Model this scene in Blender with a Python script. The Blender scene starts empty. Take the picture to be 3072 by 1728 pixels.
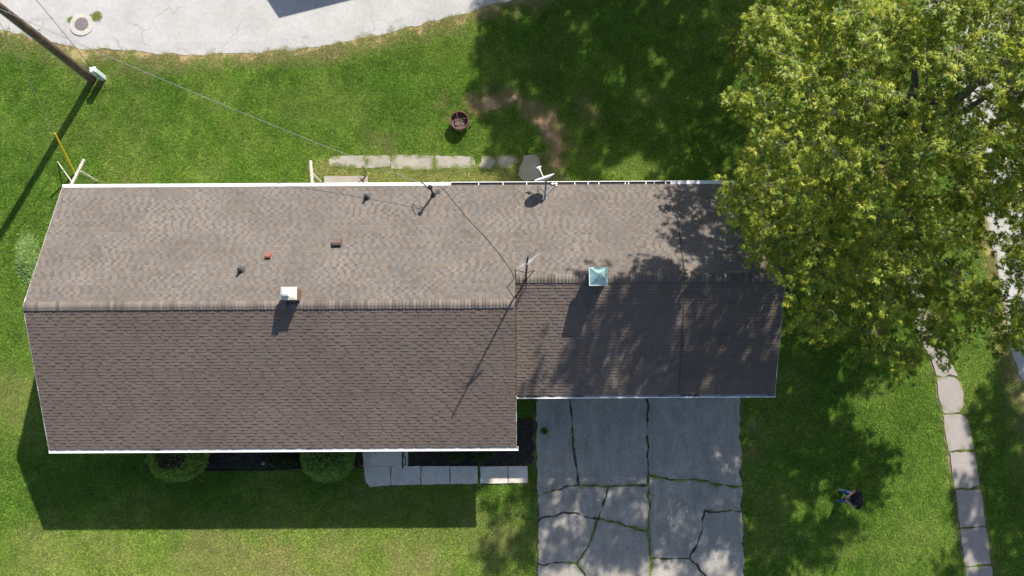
import bpy, math, random
import numpy as np
from mathutils import Vector, Matrix, Euler
from mathutils.geometry import tessellate_polygon

random.seed(7)
RNG = np.random.default_rng(7)
R = math.radians
scn = bpy.context.scene
COL = scn.collection

# ------------------------------------------------------------------ camera, sky, sun, exposure
CAM_H, CAM_TILT, CAM_YAW, CAM_F = 31.46, R(7.17), R(-0.33), 2700.0     # survey of the drone: height, tilt, yaw, focal length (px of a 3072 wide frame)
cam_d = bpy.data.cameras.new('camera')
cam = bpy.data.objects.new('camera', cam_d); COL.objects.link(cam)
cam.location = (0, 0, CAM_H)
cam.rotation_euler = (Matrix.Rotation(CAM_YAW, 3, 'Z') @ Matrix.Rotation(CAM_TILT, 3, 'X')).to_euler()
cam_d.sensor_width = 36.0; cam_d.lens = 36.0 * CAM_F / 3072.0
cam_d.clip_start = 0.1; cam_d.clip_end = 2000
scn.camera = cam

SUN_AZ, SUN_EL = R(28.2), R(41.9)
SUN_DIR = Vector((math.sin(SUN_AZ) * math.cos(SUN_EL), math.cos(SUN_AZ) * math.cos(SUN_EL), math.sin(SUN_EL)))
world = bpy.data.worlds.new('World'); scn.world = world; world.use_nodes = True
wn = world.node_tree.nodes; wl = world.node_tree.links
for n in list(wn): wn.remove(n)
wo = wn.new('ShaderNodeOutputWorld'); bg = wn.new('ShaderNodeBackground'); sky = wn.new('ShaderNodeTexSky')
sky.sky_type = 'NISHITA'; sky.sun_disc = False; sky.sun_elevation = SUN_EL; sky.sun_rotation = SUN_AZ
sky.air_density = 1.0; sky.dust_density = 1.2; sky.ozone_density = 1.0
bg.inputs['Strength'].default_value = 0.100
wl.new(sky.outputs[0], bg.inputs['Color']); wl.new(bg.outputs[0], wo.inputs['Surface'])
sun_d = bpy.data.lights.new('sun', 'SUN'); sun_d.energy = 4.9; sun_d.angle = R(0.6); sun_d.color = (1.0, 0.94, 0.84)
sun = bpy.data.objects.new('sun', sun_d); COL.objects.link(sun)
sun.rotation_euler = (-SUN_DIR).to_track_quat('-Z', 'Y').to_euler(); sun.location = SUN_DIR * 60
vs = scn.view_settings
vs.view_transform = 'Standard'; vs.look = 'None'; vs.gamma = 1.0; vs.use_curve_mapping = False; vs.exposure = 0.57

# ------------------------------------------------------------------ survey helpers
CR = np.array(cam.rotation_euler.to_matrix())
def S(px, py, z=0.0):
    """world point at height z that the survey photograph shows at (px, py)"""
    d = CR @ np.array([(px - 1536.0) / CAM_F, (864.0 - py) / CAM_F, -1.0])
    k = (z - CAM_H) / d[2]
    return Vector((d[0] * k, d[1] * k, z))
def G(px, py):
    p = S(px, py, 0); return (p.x, p.y)
def PROJ(p):
    q = CR.T @ (np.array(p) - np.array([0, 0, CAM_H]))
    return (1536 + CAM_F * q[0] / -q[2], 864 - CAM_F * q[1] / -q[2])

# ------------------------------------------------------------------ noise (numpy)
def vnoise(x, y, scale, seed):
    rg = np.random.default_rng(seed); t = rg.random((256, 256))
    u, v = np.asarray(x) / scale + 1000.3, np.asarray(y) / scale + 1000.7
    i, j = np.floor(u).astype(int), np.floor(v).astype(int); a, b = u - i, v - j
    a = a * a * (3 - 2 * a); b = b * b * (3 - 2 * b)
    f = lambda p, q: t[(p) % 256, (q) % 256]
    return (f(i, j) * (1 - a) + f(i + 1, j) * a) * (1 - b) + (f(i, j + 1) * (1 - a) + f(i + 1, j + 1) * a) * b
def sstep(a, b, x):
    t = np.clip((x - a) / (b - a), 0, 1); return t * t * (3 - 2 * t)
def in_poly(x, y, poly):
    c = np.zeros(len(x), bool); n = len(poly)
    for k in range(n):
        x1, y1 = poly[k][:2]; x2, y2 = poly[(k + 1) % n][:2]
        if y1 == y2: continue
        c ^= ((y1 > y) != (y2 > y)) & (x < (x2 - x1) * (y - y1) / (y2 - y1) + x1)
    return c
def dist_line(x, y, pts):
    d = np.full(len(x), 1e9)
    for (x1, y1), (x2, y2) in zip(pts[:-1], pts[1:]):
        l = (x2 - x1) ** 2 + (y2 - y1) ** 2 + 1e-9
        t = np.clip(((x - x1) * (x2 - x1) + (y - y1) * (y2 - y1)) / l, 0, 1)
        d = np.minimum(d, np.hypot(x - x1 - t * (x2 - x1), y - y1 - t * (y2 - y1)))
    return d
def spline(pts, n):
    """Catmull-Rom through pts, n points per span"""
    P = [Vector(p) for p in pts]; P = [P[0] * 2 - P[1]] + P + [P[-1] * 2 - P[-2]]; out = []
    for i in range(1, len(P) - 2):
        for k in range(n):
            t = k / n; a, b, c, d = P[i - 1], P[i], P[i + 1], P[i + 2]
            out.append(0.5 * (2 * b + (c - a) * t + (2 * a - 5 * b + 4 * c - d) * t * t + (3 * b - a - 3 * c + d) * t ** 3))
    out.append(P[-2].copy()); return out

# ------------------------------------------------------------------ materials
def new_mat(name):
    m = bpy.data.materials.new(name); m.use_nodes = True
    return m, m.node_tree.nodes, m.node_tree.links, m.node_tree.nodes['Principled BSDF']
def N(nt, t, **kw):
    n = nt.new(t)
    for k, v in kw.items():
        if k in n.inputs: n.inputs[k].default_value = v
        else: setattr(n, k, v)
    return n
def ramp(nodes, stops):
    r = nodes.new('ShaderNodeValToRGB'); e = r.color_ramp.elements
    e[0].position, e[0].color = stops[0][0], (*stops[0][1], 1)
    e[1].position, e[1].color = stops[-1][0], (*stops[-1][1], 1)
    for p, c in stops[1:-1]:
        q = e.new(p); q.color = (*c, 1)
    return r
def mixc(nodes, links, mode, fac, a, b):
    m = nodes.new('ShaderNodeMix'); m.data_type = 'RGBA'; m.blend_type = mode
    for s, v in ((0, fac), (6, a), (7, b)):
        if hasattr(v, 'links') or hasattr(v, 'is_linked'): links.new(v, m.inputs[s])
        else: m.inputs[s].default_value = v if s == 0 else (*v, 1)
    return m.outputs[2]
def gray(v): return (v, v, v)
def mat(name, c, rough=0.7, metal=0.0, var=0.25, scale=8.0, bump=0.0, bscale=60.0, tint=None, spec=0.4, stain=None):
    """colour with two octaves of wear, optional per-piece tint attribute, stain colour and fine relief"""
    m, nd, lk, bs = new_mat(name)
    geo = nd.new('ShaderNodeNewGeometry')
    n1 = N(nd, 'ShaderNodeTexNoise', Scale=scale, Detail=6.0, Roughness=0.65); lk.new(geo.outputs['Position'], n1.inputs['Vector'])
    n2 = N(nd, 'ShaderNodeTexNoise', Scale=scale * 9, Detail=3.0); lk.new(geo.outputs['Position'], n2.inputs['Vector'])
    r1 = ramp(nd, [(0.3, gray(1 - var)), (0.7, gray(1 + var))]); lk.new(n1.outputs['Fac'], r1.inputs[0])
    r2 = ramp(nd, [(0.3, gray(1 - var * .6)), (0.7, gray(1 + var * .6))]); lk.new(n2.outputs['Fac'], r2.inputs[0])
    base = c
    if tint:
        a = nd.new('ShaderNodeAttribute'); a.attribute_name = tint; base = a.outputs['Color']
    if stain:
        n3 = N(nd, 'ShaderNodeTexNoise', Scale=stain[1], Detail=5.0, Roughness=0.6); lk.new(geo.outputs['Position'], n3.inputs['Vector'])
        r3 = ramp(nd, [(stain[2], gray(0)), (stain[3], gray(1))]); lk.new(n3.outputs['Fac'], r3.inputs[0])
        base = mixc(nd, lk, 'MIX', r3.outputs[0], base, stain[0])
    o = mixc(nd, lk, 'MULTIPLY', 1.0, base, r1.outputs[0]); o = mixc(nd, lk, 'MULTIPLY', 1.0, o, r2.outputs[0])
    lk.new(o, bs.inputs['Base Color'])
    bs.inputs['Roughness'].default_value = rough; bs.inputs['Metallic'].default_value = metal
    bs.inputs['Specular IOR Level'].default_value = spec
    if bump:
        n4 = N(nd, 'ShaderNodeTexNoise', Scale=bscale, Detail=4.0); lk.new(geo.outputs['Position'], n4.inputs['Vector'])
        b = N(nd, 'ShaderNodeBump', Strength=bump, Distance=0.02); lk.new(n4.outputs['Fac'], b.inputs['Height']); lk.new(b.outputs[0], bs.inputs['Normal'])
    return m

M = {}
M['road'] = mat('road_chipseal', (.435, .425, .415), .9, var=.10, scale=.9, bump=.35, bscale=70, stain=((.39, .375, .35), .35, .45, .75))
def road_cracks(m):
    nd, lk = m.node_tree.nodes, m.node_tree.links; bs = nd['Principled BSDF']
    src = bs.inputs['Base Color'].links[0].from_socket
    geo = nd.new('ShaderNodeNewGeometry')
    nz = N(nd, 'ShaderNodeTexNoise', Scale=1.6, Detail=5.0); lk.new(geo.outputs['Position'], nz.inputs['Vector'])
    ad = nd.new('ShaderNodeVectorMath'); ad.operation = 'MULTIPLY_ADD'; lk.new(nz.outputs['Color'], ad.inputs[0]); ad.inputs[1].default_value = (.9, .9, 0); lk.new(geo.outputs['Position'], ad.inputs[2])
    v = nd.new('ShaderNodeTexVoronoi'); v.feature = 'DISTANCE_TO_EDGE'; v.inputs['Scale'].default_value = .55; lk.new(ad.outputs[0], v.inputs['Vector'])
    r = ramp(nd, [(0.0, gray(1)), (.010, gray(0))]); lk.new(v.outputs['Distance'], r.inputs[0])
    mk = N(nd, 'ShaderNodeTexNoise', Scale=.5, Detail=2.0); lk.new(geo.outputs['Position'], mk.inputs['Vector'])
    r2 = ramp(nd, [(.45, gray(0)), (.62, gray(.6))]); lk.new(mk.outputs['Fac'], r2.inputs[0])
    f = nd.new('ShaderNodeMath'); f.operation = 'MULTIPLY'; lk.new(r.outputs[0], f.inputs[0]); lk.new(r2.outputs[0], f.inputs[1])
    lk.new(mixc(nd, lk, 'MIX', f.outputs[0], src, (.16, .15, .13)), bs.inputs['Base Color'])
road_cracks(M['road'])
def weathered(m):
    nd, lk = m.node_tree.nodes, m.node_tree.links; bs = nd['Principled BSDF']; src = bs.inputs['Base Color'].links[0].from_socket
    geo = nd.new('ShaderNodeNewGeometry'); mp = nd.new('ShaderNodeMapping'); mp.inputs['Scale'].default_value = (3.0, .8, 1); lk.new(geo.outputs['Position'], mp.inputs['Vector'])
    n = N(nd, 'ShaderNodeTexNoise', Scale=1.0, Detail=6.0, Roughness=.7); lk.new(mp.outputs[0], n.inputs['Vector'])
    r = ramp(nd, [(.3, gray(.80)), (.7, gray(1.2))]); lk.new(n.outputs['Fac'], r.inputs[0])
    n2 = N(nd, 'ShaderNodeTexNoise', Scale=45.0, Detail=4.0, Roughness=.8); lk.new(geo.outputs['Position'], n2.inputs['Vector'])
    r2 = ramp(nd, [(.35, gray(.70)), (.65, gray(1.28))]); lk.new(n2.outputs['Fac'], r2.inputs[0])
    c = mixc(nd, lk, 'MULTIPLY', 1.0, src, r.outputs[0]); c = mixc(nd, lk, 'MULTIPLY', 1.0, c, r2.outputs[0])
    n3 = N(nd, 'ShaderNodeTexNoise', Scale=3.2, Detail=3.0); lk.new(geo.outputs['Position'], n3.inputs['Vector'])
    r3 = ramp(nd, [(.68, gray(0)), (.74, gray(.6))]); lk.new(n3.outputs['Fac'], r3.inputs[0])
    lk.new(mixc(nd, lk, 'MIX', r3.outputs[0], c, (.13, .12, .105)), bs.inputs['Base Color'])
M['concrete'] = mat('old_concrete', (.32, .297, .25), .9, var=.14, scale=2.2, bump=.3, bscale=90, stain=((.27, .255, .22), 1.1, .5, .8))
M['driveway'] = mat('driveway_concrete', (.345, .318, .28), .92, var=.2, scale=1.6, bump=.4, bscale=80, stain=((.24, .235, .225), .8, .45, .8))
weathered(M['driveway'])
M['walk'] = mat('walk_concrete', (.33, .295, .275), .9, var=.10, scale=3.0, bump=.3, bscale=110, stain=((.25, .23, .21), 1.5, .5, .8))
M['front_concrete'] = mat('pale_front_concrete', (.66, .60, .52), .9, var=.12, scale=3.0, bump=.3, bscale=90, stain=((.50, .46, .40), 2.2, .5, .8))
M['collar'] = mat('manhole_collar', (.47, .44, .39), .9, var=.2, scale=6, bump=.3)
M['iron_lid'] = mat('cast_iron_lid', (.20, .17, .165), .7, metal=.2, var=.25, scale=20, bump=.2)
M['tar'] = mat('crack_filler', (.055, .056, .052), .8, var=.4, scale=9, bump=.3, stain=((.10, .11, .05), 2.5, .5, .65))
M['dry_soil'] = mat('dry_joint_soil', (.30, .24, .15), .95, var=.3, scale=9, bump=.5)
M['soil'] = mat('soil', (.12, .085, .05), .95, var=.3, scale=6, bump=.5)
M['mulch'] = mat('dark_mulch', (.026, .021, .018), .95, tint='tint', var=.3, scale=20)
M['shingle'] = mat('asphalt_shingle', (.2, .17, .15), .95, tint='tint', var=.10, scale=1.1, bump=.3, bscale=220, spec=.15)
M['white_metal'] = mat('white_gutter_paint', (.80, .80, .79), .45, var=.04, scale=3)
M['white_wood'] = mat('white_weathered_paint', (.66, .62, .54), .8, var=.15, scale=9, bump=.2, stain=((.42, .36, .27), 7, .5, .68))
M['gutter_dirt'] = mat('gutter_debris', (.33, .34, .35), .9, var=.25, scale=7, stain=((.12, .11, .10), 2.0, .52, .68))
M['gutter_dark'] = mat('gutter_leaf_litter', (.035, .032, .030), .95, var=.4, scale=14)
M['siding'] = mat('cream_siding', (.62, .58, .50), .7, var=.06, scale=3)
M['rake'] = mat('weathered_rake_edge', (.36, .33, .31), .7, var=.3, scale=3, stain=((.70, .69, .67), 1.5, .58, .62))
M['brick'] = None
M['glass'] = mat('window_glass', (.03, .04, .045), .08, var=.05, spec=.6)
M['door'] = mat('door_paint', (.34, .12, .09), .5, var=.08)
M['dark_iron'] = mat('black_iron', (.018, .019, .022), .5, metal=.3, var=.2)
M['rust_iron'] = mat('rusty_iron', (.085, .045, .03), .8, metal=.3, var=.35, scale=18)
M['rust'] = mat('rusted_steel', (.15, .065, .05), .85, metal=.25, var=.35, scale=16, bump=.3, stain=((.30, .19, .14), 9, .5, .72))
M['ash'] = mat('ash_and_charcoal', (.15, .12, .10), .95, var=.5, scale=22, bump=.6, bscale=40)
M['pole'] = mat('pole_wood', (.115, .078, .055), .9, var=.3, scale=5, bump=.4, bscale=30, stain=((.19, .145, .105), 3, .5, .75))
M['galv'] = mat('galvanised_steel', (.42, .43, .44), .4, metal=.7, var=.12)
M['cable'] = mat('cable_jacket', (.05, .05, .055), .6, var=.1)
M['cable_pale'] = mat('bare_service_cable', (.24, .245, .245), .7, metal=.1, var=.2, scale=3)
M['pedestal'] = mat('pale_green_enamel', (.52, .62, .58), .5, var=.06)
M['yellow'] = mat('yellow_plastic', (.80, .58, .03), .45, var=.06)
M['chim_cap'] = mat('chimney_mortar_crown', (.60, .55, .47), .9, var=.15, scale=10, bump=.3)
M['white_flue'] = mat('white_flue_cap', (.78, .82, .84), .4, var=.05)
M['copper'] = mat('weathered_green_metal', (.30, .48, .48), .45, metal=.25, var=.12, scale=5, stain=((.50, .62, .60), 4, .5, .7))
M['chase'] = mat('brown_chase_siding', (.17, .13, .11), .85, var=.1)
M['vent_brown'] = mat('brown_vent_paint', (.125, .085, .075), .6, var=.12)
M['vent_red'] = mat('red_vent_paint', (.26, .10, .07), .6, var=.12)
M['vent_pipe'] = mat('pipe_and_boot', (.07, .072, .078), .6, var=.15)
M['dish'] = mat('dish_enamel', (.70, .74, .73), .4, var=.05)
M['dish_dark'] = mat('dish_bracket', (.22, .25, .27), .5, metal=.4, var=.1)
M['aluminium'] = mat('antenna_aluminium', (.72, .74, .76), .3, metal=.6, var=.1)
M['bark'] = mat('maple_bark', (.115, .10, .088), .95, var=.35, scale=7, bump=.6, bscale=26)
M['twig'] = mat('maple_twig', (.16, .135, .11), .9, var=.3, scale=9)
M['skin'] = mat('skin', (.52, .29, .20), .5, var=.06)
M['shirt'] = mat('black_shirt', (.014, .014, .020), .8, var=.2, scale=15)
M['jeans'] = mat('blue_jeans', (.055, .115, .26), .85, var=.2, scale=12)
M['hair'] = mat('dark_hair', (.012, .011, .013), .55, var=.3, scale=40)
M['shoe'] = mat('grey_shoe', (.25, .27, .30), .7, var=.1)
M['controller'] = mat('grey_controller', (.26, .27, .29), .5, var=.05)
M['screen'] = mat('dark_screen', (.02, .022, .03), .15, var=.02)
M['stone'] = mat('pale_stone', (.30, .25, .19), .9, var=.2, scale=12)
M['edging'] = mat('black_edging', (.015, .015, .017), .6, var=.1)

def brick_mat():
    m, nd, lk, bs = new_mat('red_brick')
    tc = nd.new('ShaderNodeTexCoord')
    b = nd.new('ShaderNodeTexBrick'); b.inputs['Scale'].default_value = 5.0
    b.inputs['Color1'].default_value = (.20, .085, .065, 1); b.inputs['Color2'].default_value = (.14, .06, .05, 1); b.inputs['Mortar'].default_value = (.42, .38, .33, 1)
    mp = nd.new('ShaderNodeMapping'); mp.inputs['Rotation'].default_value = (R(90), 0, 0); lk.new(tc.outputs['Object'], mp.inputs['Vector'])
    lk.new(mp.outputs[0], b.inputs['Vector']); lk.new(b.outputs['Color'], bs.inputs['Base Color']); bs.inputs['Roughness'].default_value = .9
    return m
M['brick'] = brick_mat()

def lawn_nodes(nd, lk, instancer, bright):
    """shared turf colour: world-position mottling, straw where the 'dry' attribute says so"""
    geo = nd.new('ShaderNodeNewGeometry')
    a = nd.new('ShaderNodeAttribute'); a.attribute_name = 'dry'; a.attribute_type = 'INSTANCER' if instancer else 'GEOMETRY'
    t = nd.new('ShaderNodeAttribute'); t.attribute_name = 'tone'; t.attribute_type = 'INSTANCER' if instancer else 'GEOMETRY'
    g = ramp(nd, [(0.0, (.070 * bright, .170 * bright, .020 * bright)), (.5, (.165 * bright, .312 * bright, .037 * bright)), (1.0, (.330 * bright, .440 * bright, .090 * bright))])
    lk.new(t.outputs['Fac'], g.inputs[0])
    n2 = N(nd, 'ShaderNodeTexNoise', Scale=14.0, Detail=4.0, Roughness=.7); lk.new(geo.outputs['Position'], n2.inputs['Vector'])
    r2 = ramp(nd, [(.3, gray(.6)), (.7, gray(1.42))]); lk.new(n2.outputs['Fac'], r2.inputs[0])
    c = mixc(nd, lk, 'MULTIPLY', 1.0, g.outputs[0], r2.outputs[0])
    return a.outputs['Fac'], c, geo
def turf_mat():
    m, nd, lk, bs = new_mat('turf_ground')
    dry, c, geo = lawn_nodes(nd, lk, False, .62)
    n = N(nd, 'ShaderNodeTexNoise', Scale=7.0, Detail=6.0, Roughness=.7); lk.new(geo.outputs['Position'], n.inputs['Vector'])
    d = ramp(nd, [(.3, (.28, .175, .10)), (.7, (.52, .36, .22))]); lk.new(n.outputs['Fac'], d.inputs[0])
    lk.new(mixc(nd, lk, 'MIX', dry, c, d.outputs[0]), bs.inputs['Base Color']); bs.inputs['Roughness'].default_value = 1.0; bs.inputs['Specular IOR Level'].default_value = .1
    b = N(nd, 'ShaderNodeBump', Strength=.5, Distance=.02); lk.new(n.outputs['Fac'], b.inputs['Height']); lk.new(b.outputs[0], bs.inputs['Normal'])
    return m
def blade_mat():
    m, nd, lk, bs = new_mat('grass_blade')
    dry, c, geo = lawn_nodes(nd, lk, True, 1.0)
    o = nd.new('ShaderNodeObjectInfo')
    r = ramp(nd, [(0, (.78, .80, .74)), (1, (1.25, 1.2, 1.25))]); lk.new(o.outputs['Random'], r.inputs[0])
    c = mixc(nd, lk, 'MULTIPLY', 1.0, c, r.outputs[0])
    bt = nd.new('ShaderNodeAttribute'); bt.attribute_name = 'tint'
    c = mixc(nd, lk, 'MULTIPLY', 1.0, c, bt.outputs['Color'])
    c = mixc(nd, lk, 'MIX', dry, c, (.46, .37, .19))
    lk.new(c, bs.inputs['Base Color']); bs.inputs['Roughness'].default_value = .6; bs.inputs['Specular IOR Level'].default_value = .25
    tr = nd.new('ShaderNodeBsdfTranslucent'); lk.new(c, tr.inputs['Color'])
    mx = nd.new('ShaderNodeMixShader'); mx.inputs[0].default_value = .38; lk.new(bs.outputs[0], mx.inputs[1]); lk.new(tr.outputs[0], mx.inputs[2])
    lk.new(mx.outputs[0], nd['Material Output'].inputs['Surface'])
    return m
def leaf_mat(name, trans, rough=.42):
    m, nd, lk, bs = new_mat(name)
    a = nd.new('ShaderNodeAttribute'); a.attribute_name = 'tint'
    geo = nd.new('ShaderNodeNewGeometry')
    under = mixc(nd, lk, 'MIX', .45, a.outputs['Color'], (.16, .20, .12))
    c = mixc(nd, lk, 'MIX', geo.outputs['Backfacing'], a.outputs['Color'], under)
    lk.new(c, bs.inputs['Base Color']); bs.inputs['Roughness'].default_value = rough; bs.inputs['Specular IOR Level'].default_value = .32
    tr = nd.new('ShaderNodeBsdfTranslucent')
    lk.new(mixc(nd, lk, 'MULTIPLY', 1.0, a.outputs['Color'], (1.5, 1.45, .6)), tr.inputs['Color'])
    mx = nd.new('ShaderNodeMixShader'); mx.inputs[0].default_value = trans; lk.new(bs.outputs[0], mx.inputs[1]); lk.new(tr.outputs[0], mx.inputs[2])
    lk.new(mx.outputs[0], nd['Material Output'].inputs['Surface'])
    return m
M['turf'] = turf_mat(); M['blade'] = blade_mat()
M['maple_leaf'] = leaf_mat('maple_leaf', .42); M['shrub_leaf'] = leaf_mat('shrub_leaf', .25, .5)

# ------------------------------------------------------------------ mesh helpers
class MB:
    def __init__(s): s.v, s.f, s.c, s.col = [], [], [], (1, 1, 1)
    def add(s, vs, fs):
        k = len(s.v); s.v += [tuple(p) for p in vs]; s.f += [tuple(i + k for i in f) for f in fs]; s.c += [s.col] * len(fs); return s
    def box(s, lo, hi, mtx=None):
        (a, b, c), (d, e, f) = lo, hi
        vs = [(a, b, c), (d, b, c), (d, e, c), (a, e, c), (a, b, f), (d, b, f), (d, e, f), (a, e, f)]
        if mtx is not None: vs = [mtx @ Vector(p) for p in vs]
        return s.add(vs, [(0, 3, 2, 1), (4, 5, 6, 7), (0, 1, 5, 4), (1, 2, 6, 5), (2, 3, 7, 6), (3, 0, 4, 7)])
    def tube(s, path, r, n=8, cap=True):
        P = [Vector(p) for p in path]; rr = r if isinstance(r, (list, tuple)) else [r] * len(P); vs, fs = [], []; u = None
        for i, p in enumerate(P):
            t = (P[min(i + 1, len(P) - 1)] - P[max(i - 1, 0)]).normalized()
            if u is None: u = t.orthogonal().normalized()
            u = (u - t * u.dot(t)); u = u.normalized() if u.length > 1e-6 else t.orthogonal().normalized()
            w = t.cross(u)
            vs += [p + (u * math.cos(6.28318 * k / n) + w * math.sin(6.28318 * k / n)) * rr[i] for k in range(n)]
        for i in range(len(P) - 1):
            for k in range(n):
                fs.append((i * n + k, i * n + (k + 1) % n, (i + 1) * n + (k + 1) % n, (i + 1) * n + k))
        if cap: fs += [tuple(range(n))[::-1], tuple((len(P) - 1) * n + k for k in range(n))]
        return s.add(vs, fs)
    def lathe(s, prof, n=24, o=(0, 0, 0), mtx=None, close=False):
        vs, fs = [], []
        for (r, z) in prof: vs += [Vector((r * math.cos(6.28318 * k / n), r * math.sin(6.28318 * k / n), z)) for k in range(n)]
        m = len(prof)
        for i in range(m - 1 + (1 if close else 0)):
            for k in range(n):
                fs.append((i * n + k, i * n + (k + 1) % n, ((i + 1) % m) * n + (k + 1) % n, ((i + 1) % m) * n + k))
        if mtx is not None: vs = [mtx @ p for p in vs]
        return s.add([p + Vector(o) for p in vs], fs)
    def prism(s, poly, z0, z1):
        """poly of (x, y), extruded from z0 to z1"""
        n = len(poly); ar = sum(poly[i][0] * poly[(i + 1) % n][1] - poly[(i + 1) % n][0] * poly[i][1] for i in range(n))
        if ar < 0: poly = poly[::-1]
        tri = tessellate_polygon([[Vector((p[0], p[1], 0)) for p in poly]])
        vs = [(p[0], p[1], z1) for p in poly] + [(p[0], p[1], z0) for p in poly]
        fs = []
        for t in tri:
            a, b, c = [Vector((poly[i][0], poly[i][1], 0)) for i in t]
            fs.append(tuple(t) if (b - a).cross(c - a).z > 0 else tuple(t)[::-1])
        fs += [(i, n + i, n + (i + 1) % n, (i + 1) % n) for i in range(n)]
        return s.add(vs, fs)
    def mesh(s, name, m, tint=False, smooth=False):
        me = bpy.data.meshes.new(name); me.from_pydata(s.v, [], s.f)
        if m: me.materials.append(m)
        if tint:
            at = me.attributes.new('tint', 'FLOAT_COLOR', 'FACE'); at.data.foreach_set('color', np.array([(*c, 1) for c in s.c], np.float32).ravel())
        if smooth: me.polygons.foreach_set('use_smooth', [True] * len(me.polygons))
        me.update(); return me
    def build(s, name, m, parent=None, tint=False, smooth=False, kind=None, loc=None):
        me = s.mesh(name, m, tint, smooth)
        if loc is not None: me.transform(Matrix.Translation(-Vector(loc)))
        return link(name, me, parent, kind, loc)
def link(name, me, parent=None, kind=None, loc=None):
    o = bpy.data.objects.new(name, me); COL.objects.link(o)
    if loc is not None: o.location = loc
    if parent is not None:
        o.parent = parent; o.matrix_parent_inverse = Matrix.Translation(-wloc(parent))
    if kind: o['kind'] = kind
    return o
def wloc(o):
    p = Vector((0, 0, 0))
    while o is not None:
        p += o.location
        if o.parent is not None: p += o.matrix_parent_inverse.translation
        o = o.parent
    return p
def tag(o, label, cat, group=None):
    o['label'] = label; o['category'] = cat
    if group: o['group'] = group
    return o
def thing(name, label, cat, loc, group=None):
    o = bpy.data.objects.new(name, None); COL.objects.link(o); o.location = loc; o.empty_display_size = .2
    return tag(o, label, cat, group)
def big_mesh(name, verts, faces_n, loops, m, tint=None):
    """numpy route for leaf masses: faces of faces_n corners each"""
    me = bpy.data.meshes.new(name); nf = len(loops) // faces_n
    me.vertices.add(len(verts)); me.vertices.foreach_set('co', np.asarray(verts, np.float32).ravel())
    me.loops.add(len(loops)); me.loops.foreach_set('vertex_index', np.asarray(loops, np.int32))
    me.polygons.add(nf); me.polygons.foreach_set('loop_start', np.arange(0, nf * faces_n, faces_n, dtype=np.int32))
    if tint is not None:
        at = me.attributes.new('tint', 'FLOAT_COLOR', 'FACE')
        at.data.foreach_set('color', np.concatenate([tint, np.ones((nf, 1))], 1).astype(np.float32).ravel())
    me.materials.append(m); me.update(calc_edges=True); me.validate(); return me

# ------------------------------------------------------------------ layout of the plot
HX0, HX1, HXS, HX2 = -14.53, 0.12, 5.27, 8.30            # west rake, step between house and garage, roof seam, east rake
EN, ESM, ESG = 6.95, -1.41, 0.19                          # roof edges (gutters hang outside them)
PIT, RYM, RYG = 0.466, 2.89, 3.69
RZM = 2.75 + PIT * (RYM + 1.53); RZG = 2.75 + PIT * (RYG - 0.07)
zN = lambda y: RZM - PIT * (y - RYM)
zSM = lambda y: RZM - PIT * (RYM - y)
zSG = lambda y: RZG - PIT * (RYG - y)

road_in = [(-420, 95), (-200, 96), (0, 94), (60, 106), (130, 122), (230, 142), (330, 151), (480, 161), (620, 163), (750, 160), (900, 147), (1050, 126), (1200, 92), (1320, 57), (1430, 27), (1530, 0),
           (1750, -70), (2050, -135), (2300, -150), (2520, -95), (2660, -10), (2730, 60), (2830, 240), (2920, 500), (2985, 780), (3036, 1040), (3072, 1171), (3135, 1480), (3190, 1800), (3260, 2200)]
road_pts = [Vector(G(*p)) for p in road_in]
road_edge = spline(road_pts, 8)
road_edge = [p + Vector((0, 0)) for p in road_edge]
def wob(i, a, seed): return a * (float(vnoise([i * .9], [0], 1.7, seed)[0]) - .5)
re2 = []
for i, p in enumerate(road_edge):
    t = (road_edge[min(i + 1, len(road_edge) - 1)] - road_edge[max(i - 1, 0)]).normalized(); nrm = Vector((-t.y, t.x))
    re2.append((p + nrm * wob(i, .16, 3), p + nrm * 7.6))
ROAD_LINE = [(p.x, p.y) for p, q in re2]
ROAD_POLY = ROAD_LINE + [(q.x, q.y) for p, q in re2][::-1]

U = lambda u, v: G(1400 + u / 2.5067, 1150 + v / 2.5067)      # driveway survey sheet
drive_outline = [(515, 60), (522, 400), (528, 700), (533, 1000), (533, 1449), (534, 1720), (2094, 1720), (2086, 1449), (2072, 900), (2060, 500), (2055, 60)]
A1 = [(1355, 60), (1357, 480), (1365, 680), (1358, 762)]
A2 = [(1358, 762), (1371, 900), (1365, 1104)]
A3 = [(1365, 1104), (1380, 1250), (1385, 1315)]
A4 = [(1385, 1315), (1381, 1449), (1378, 1720)]
BL = [(526, 845), (700, 792), (845, 766)]; BM = [(845, 766), (1058, 777)]; BM2 = [(1058, 777), (1200, 772), (1358, 762)]
BR = [(1365, 686), (1480, 717), (1560, 735), (1700, 716), (1850, 755), (2068, 772)]
CC = [(775, 60), (782, 220), (800, 480), (820, 620), (845, 766)]
D1 = [(1058, 777), (1030, 880), (998, 1014)]; D2 = [(998, 1014), (940, 1130), (900, 1250), (822, 1362)]; D3 = [(822, 1362), (895, 1449), (1010, 1720)]
E1 = [(531, 1035), (590, 1008), (720, 980), (830, 980), (930, 1012), (998, 1014)]; E2 = [(998, 1014), (1130, 1046), (1200, 1075), (1365, 1104)]
F1 = [(533, 1366), (700, 1346), (760, 1335), (822, 1362)]
G1 = [(1385, 1315), (1500, 1316), (1680, 1322)]; G2 = [(1680, 1322), (1760, 1130), (1790, 960)]; G3 = [(1790, 960), (1990, 958), (2073, 958)]; G4 = [(1680, 1322), (1800, 1449), (2010, 1720)]
rv = lambda l: l[::-1]
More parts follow.
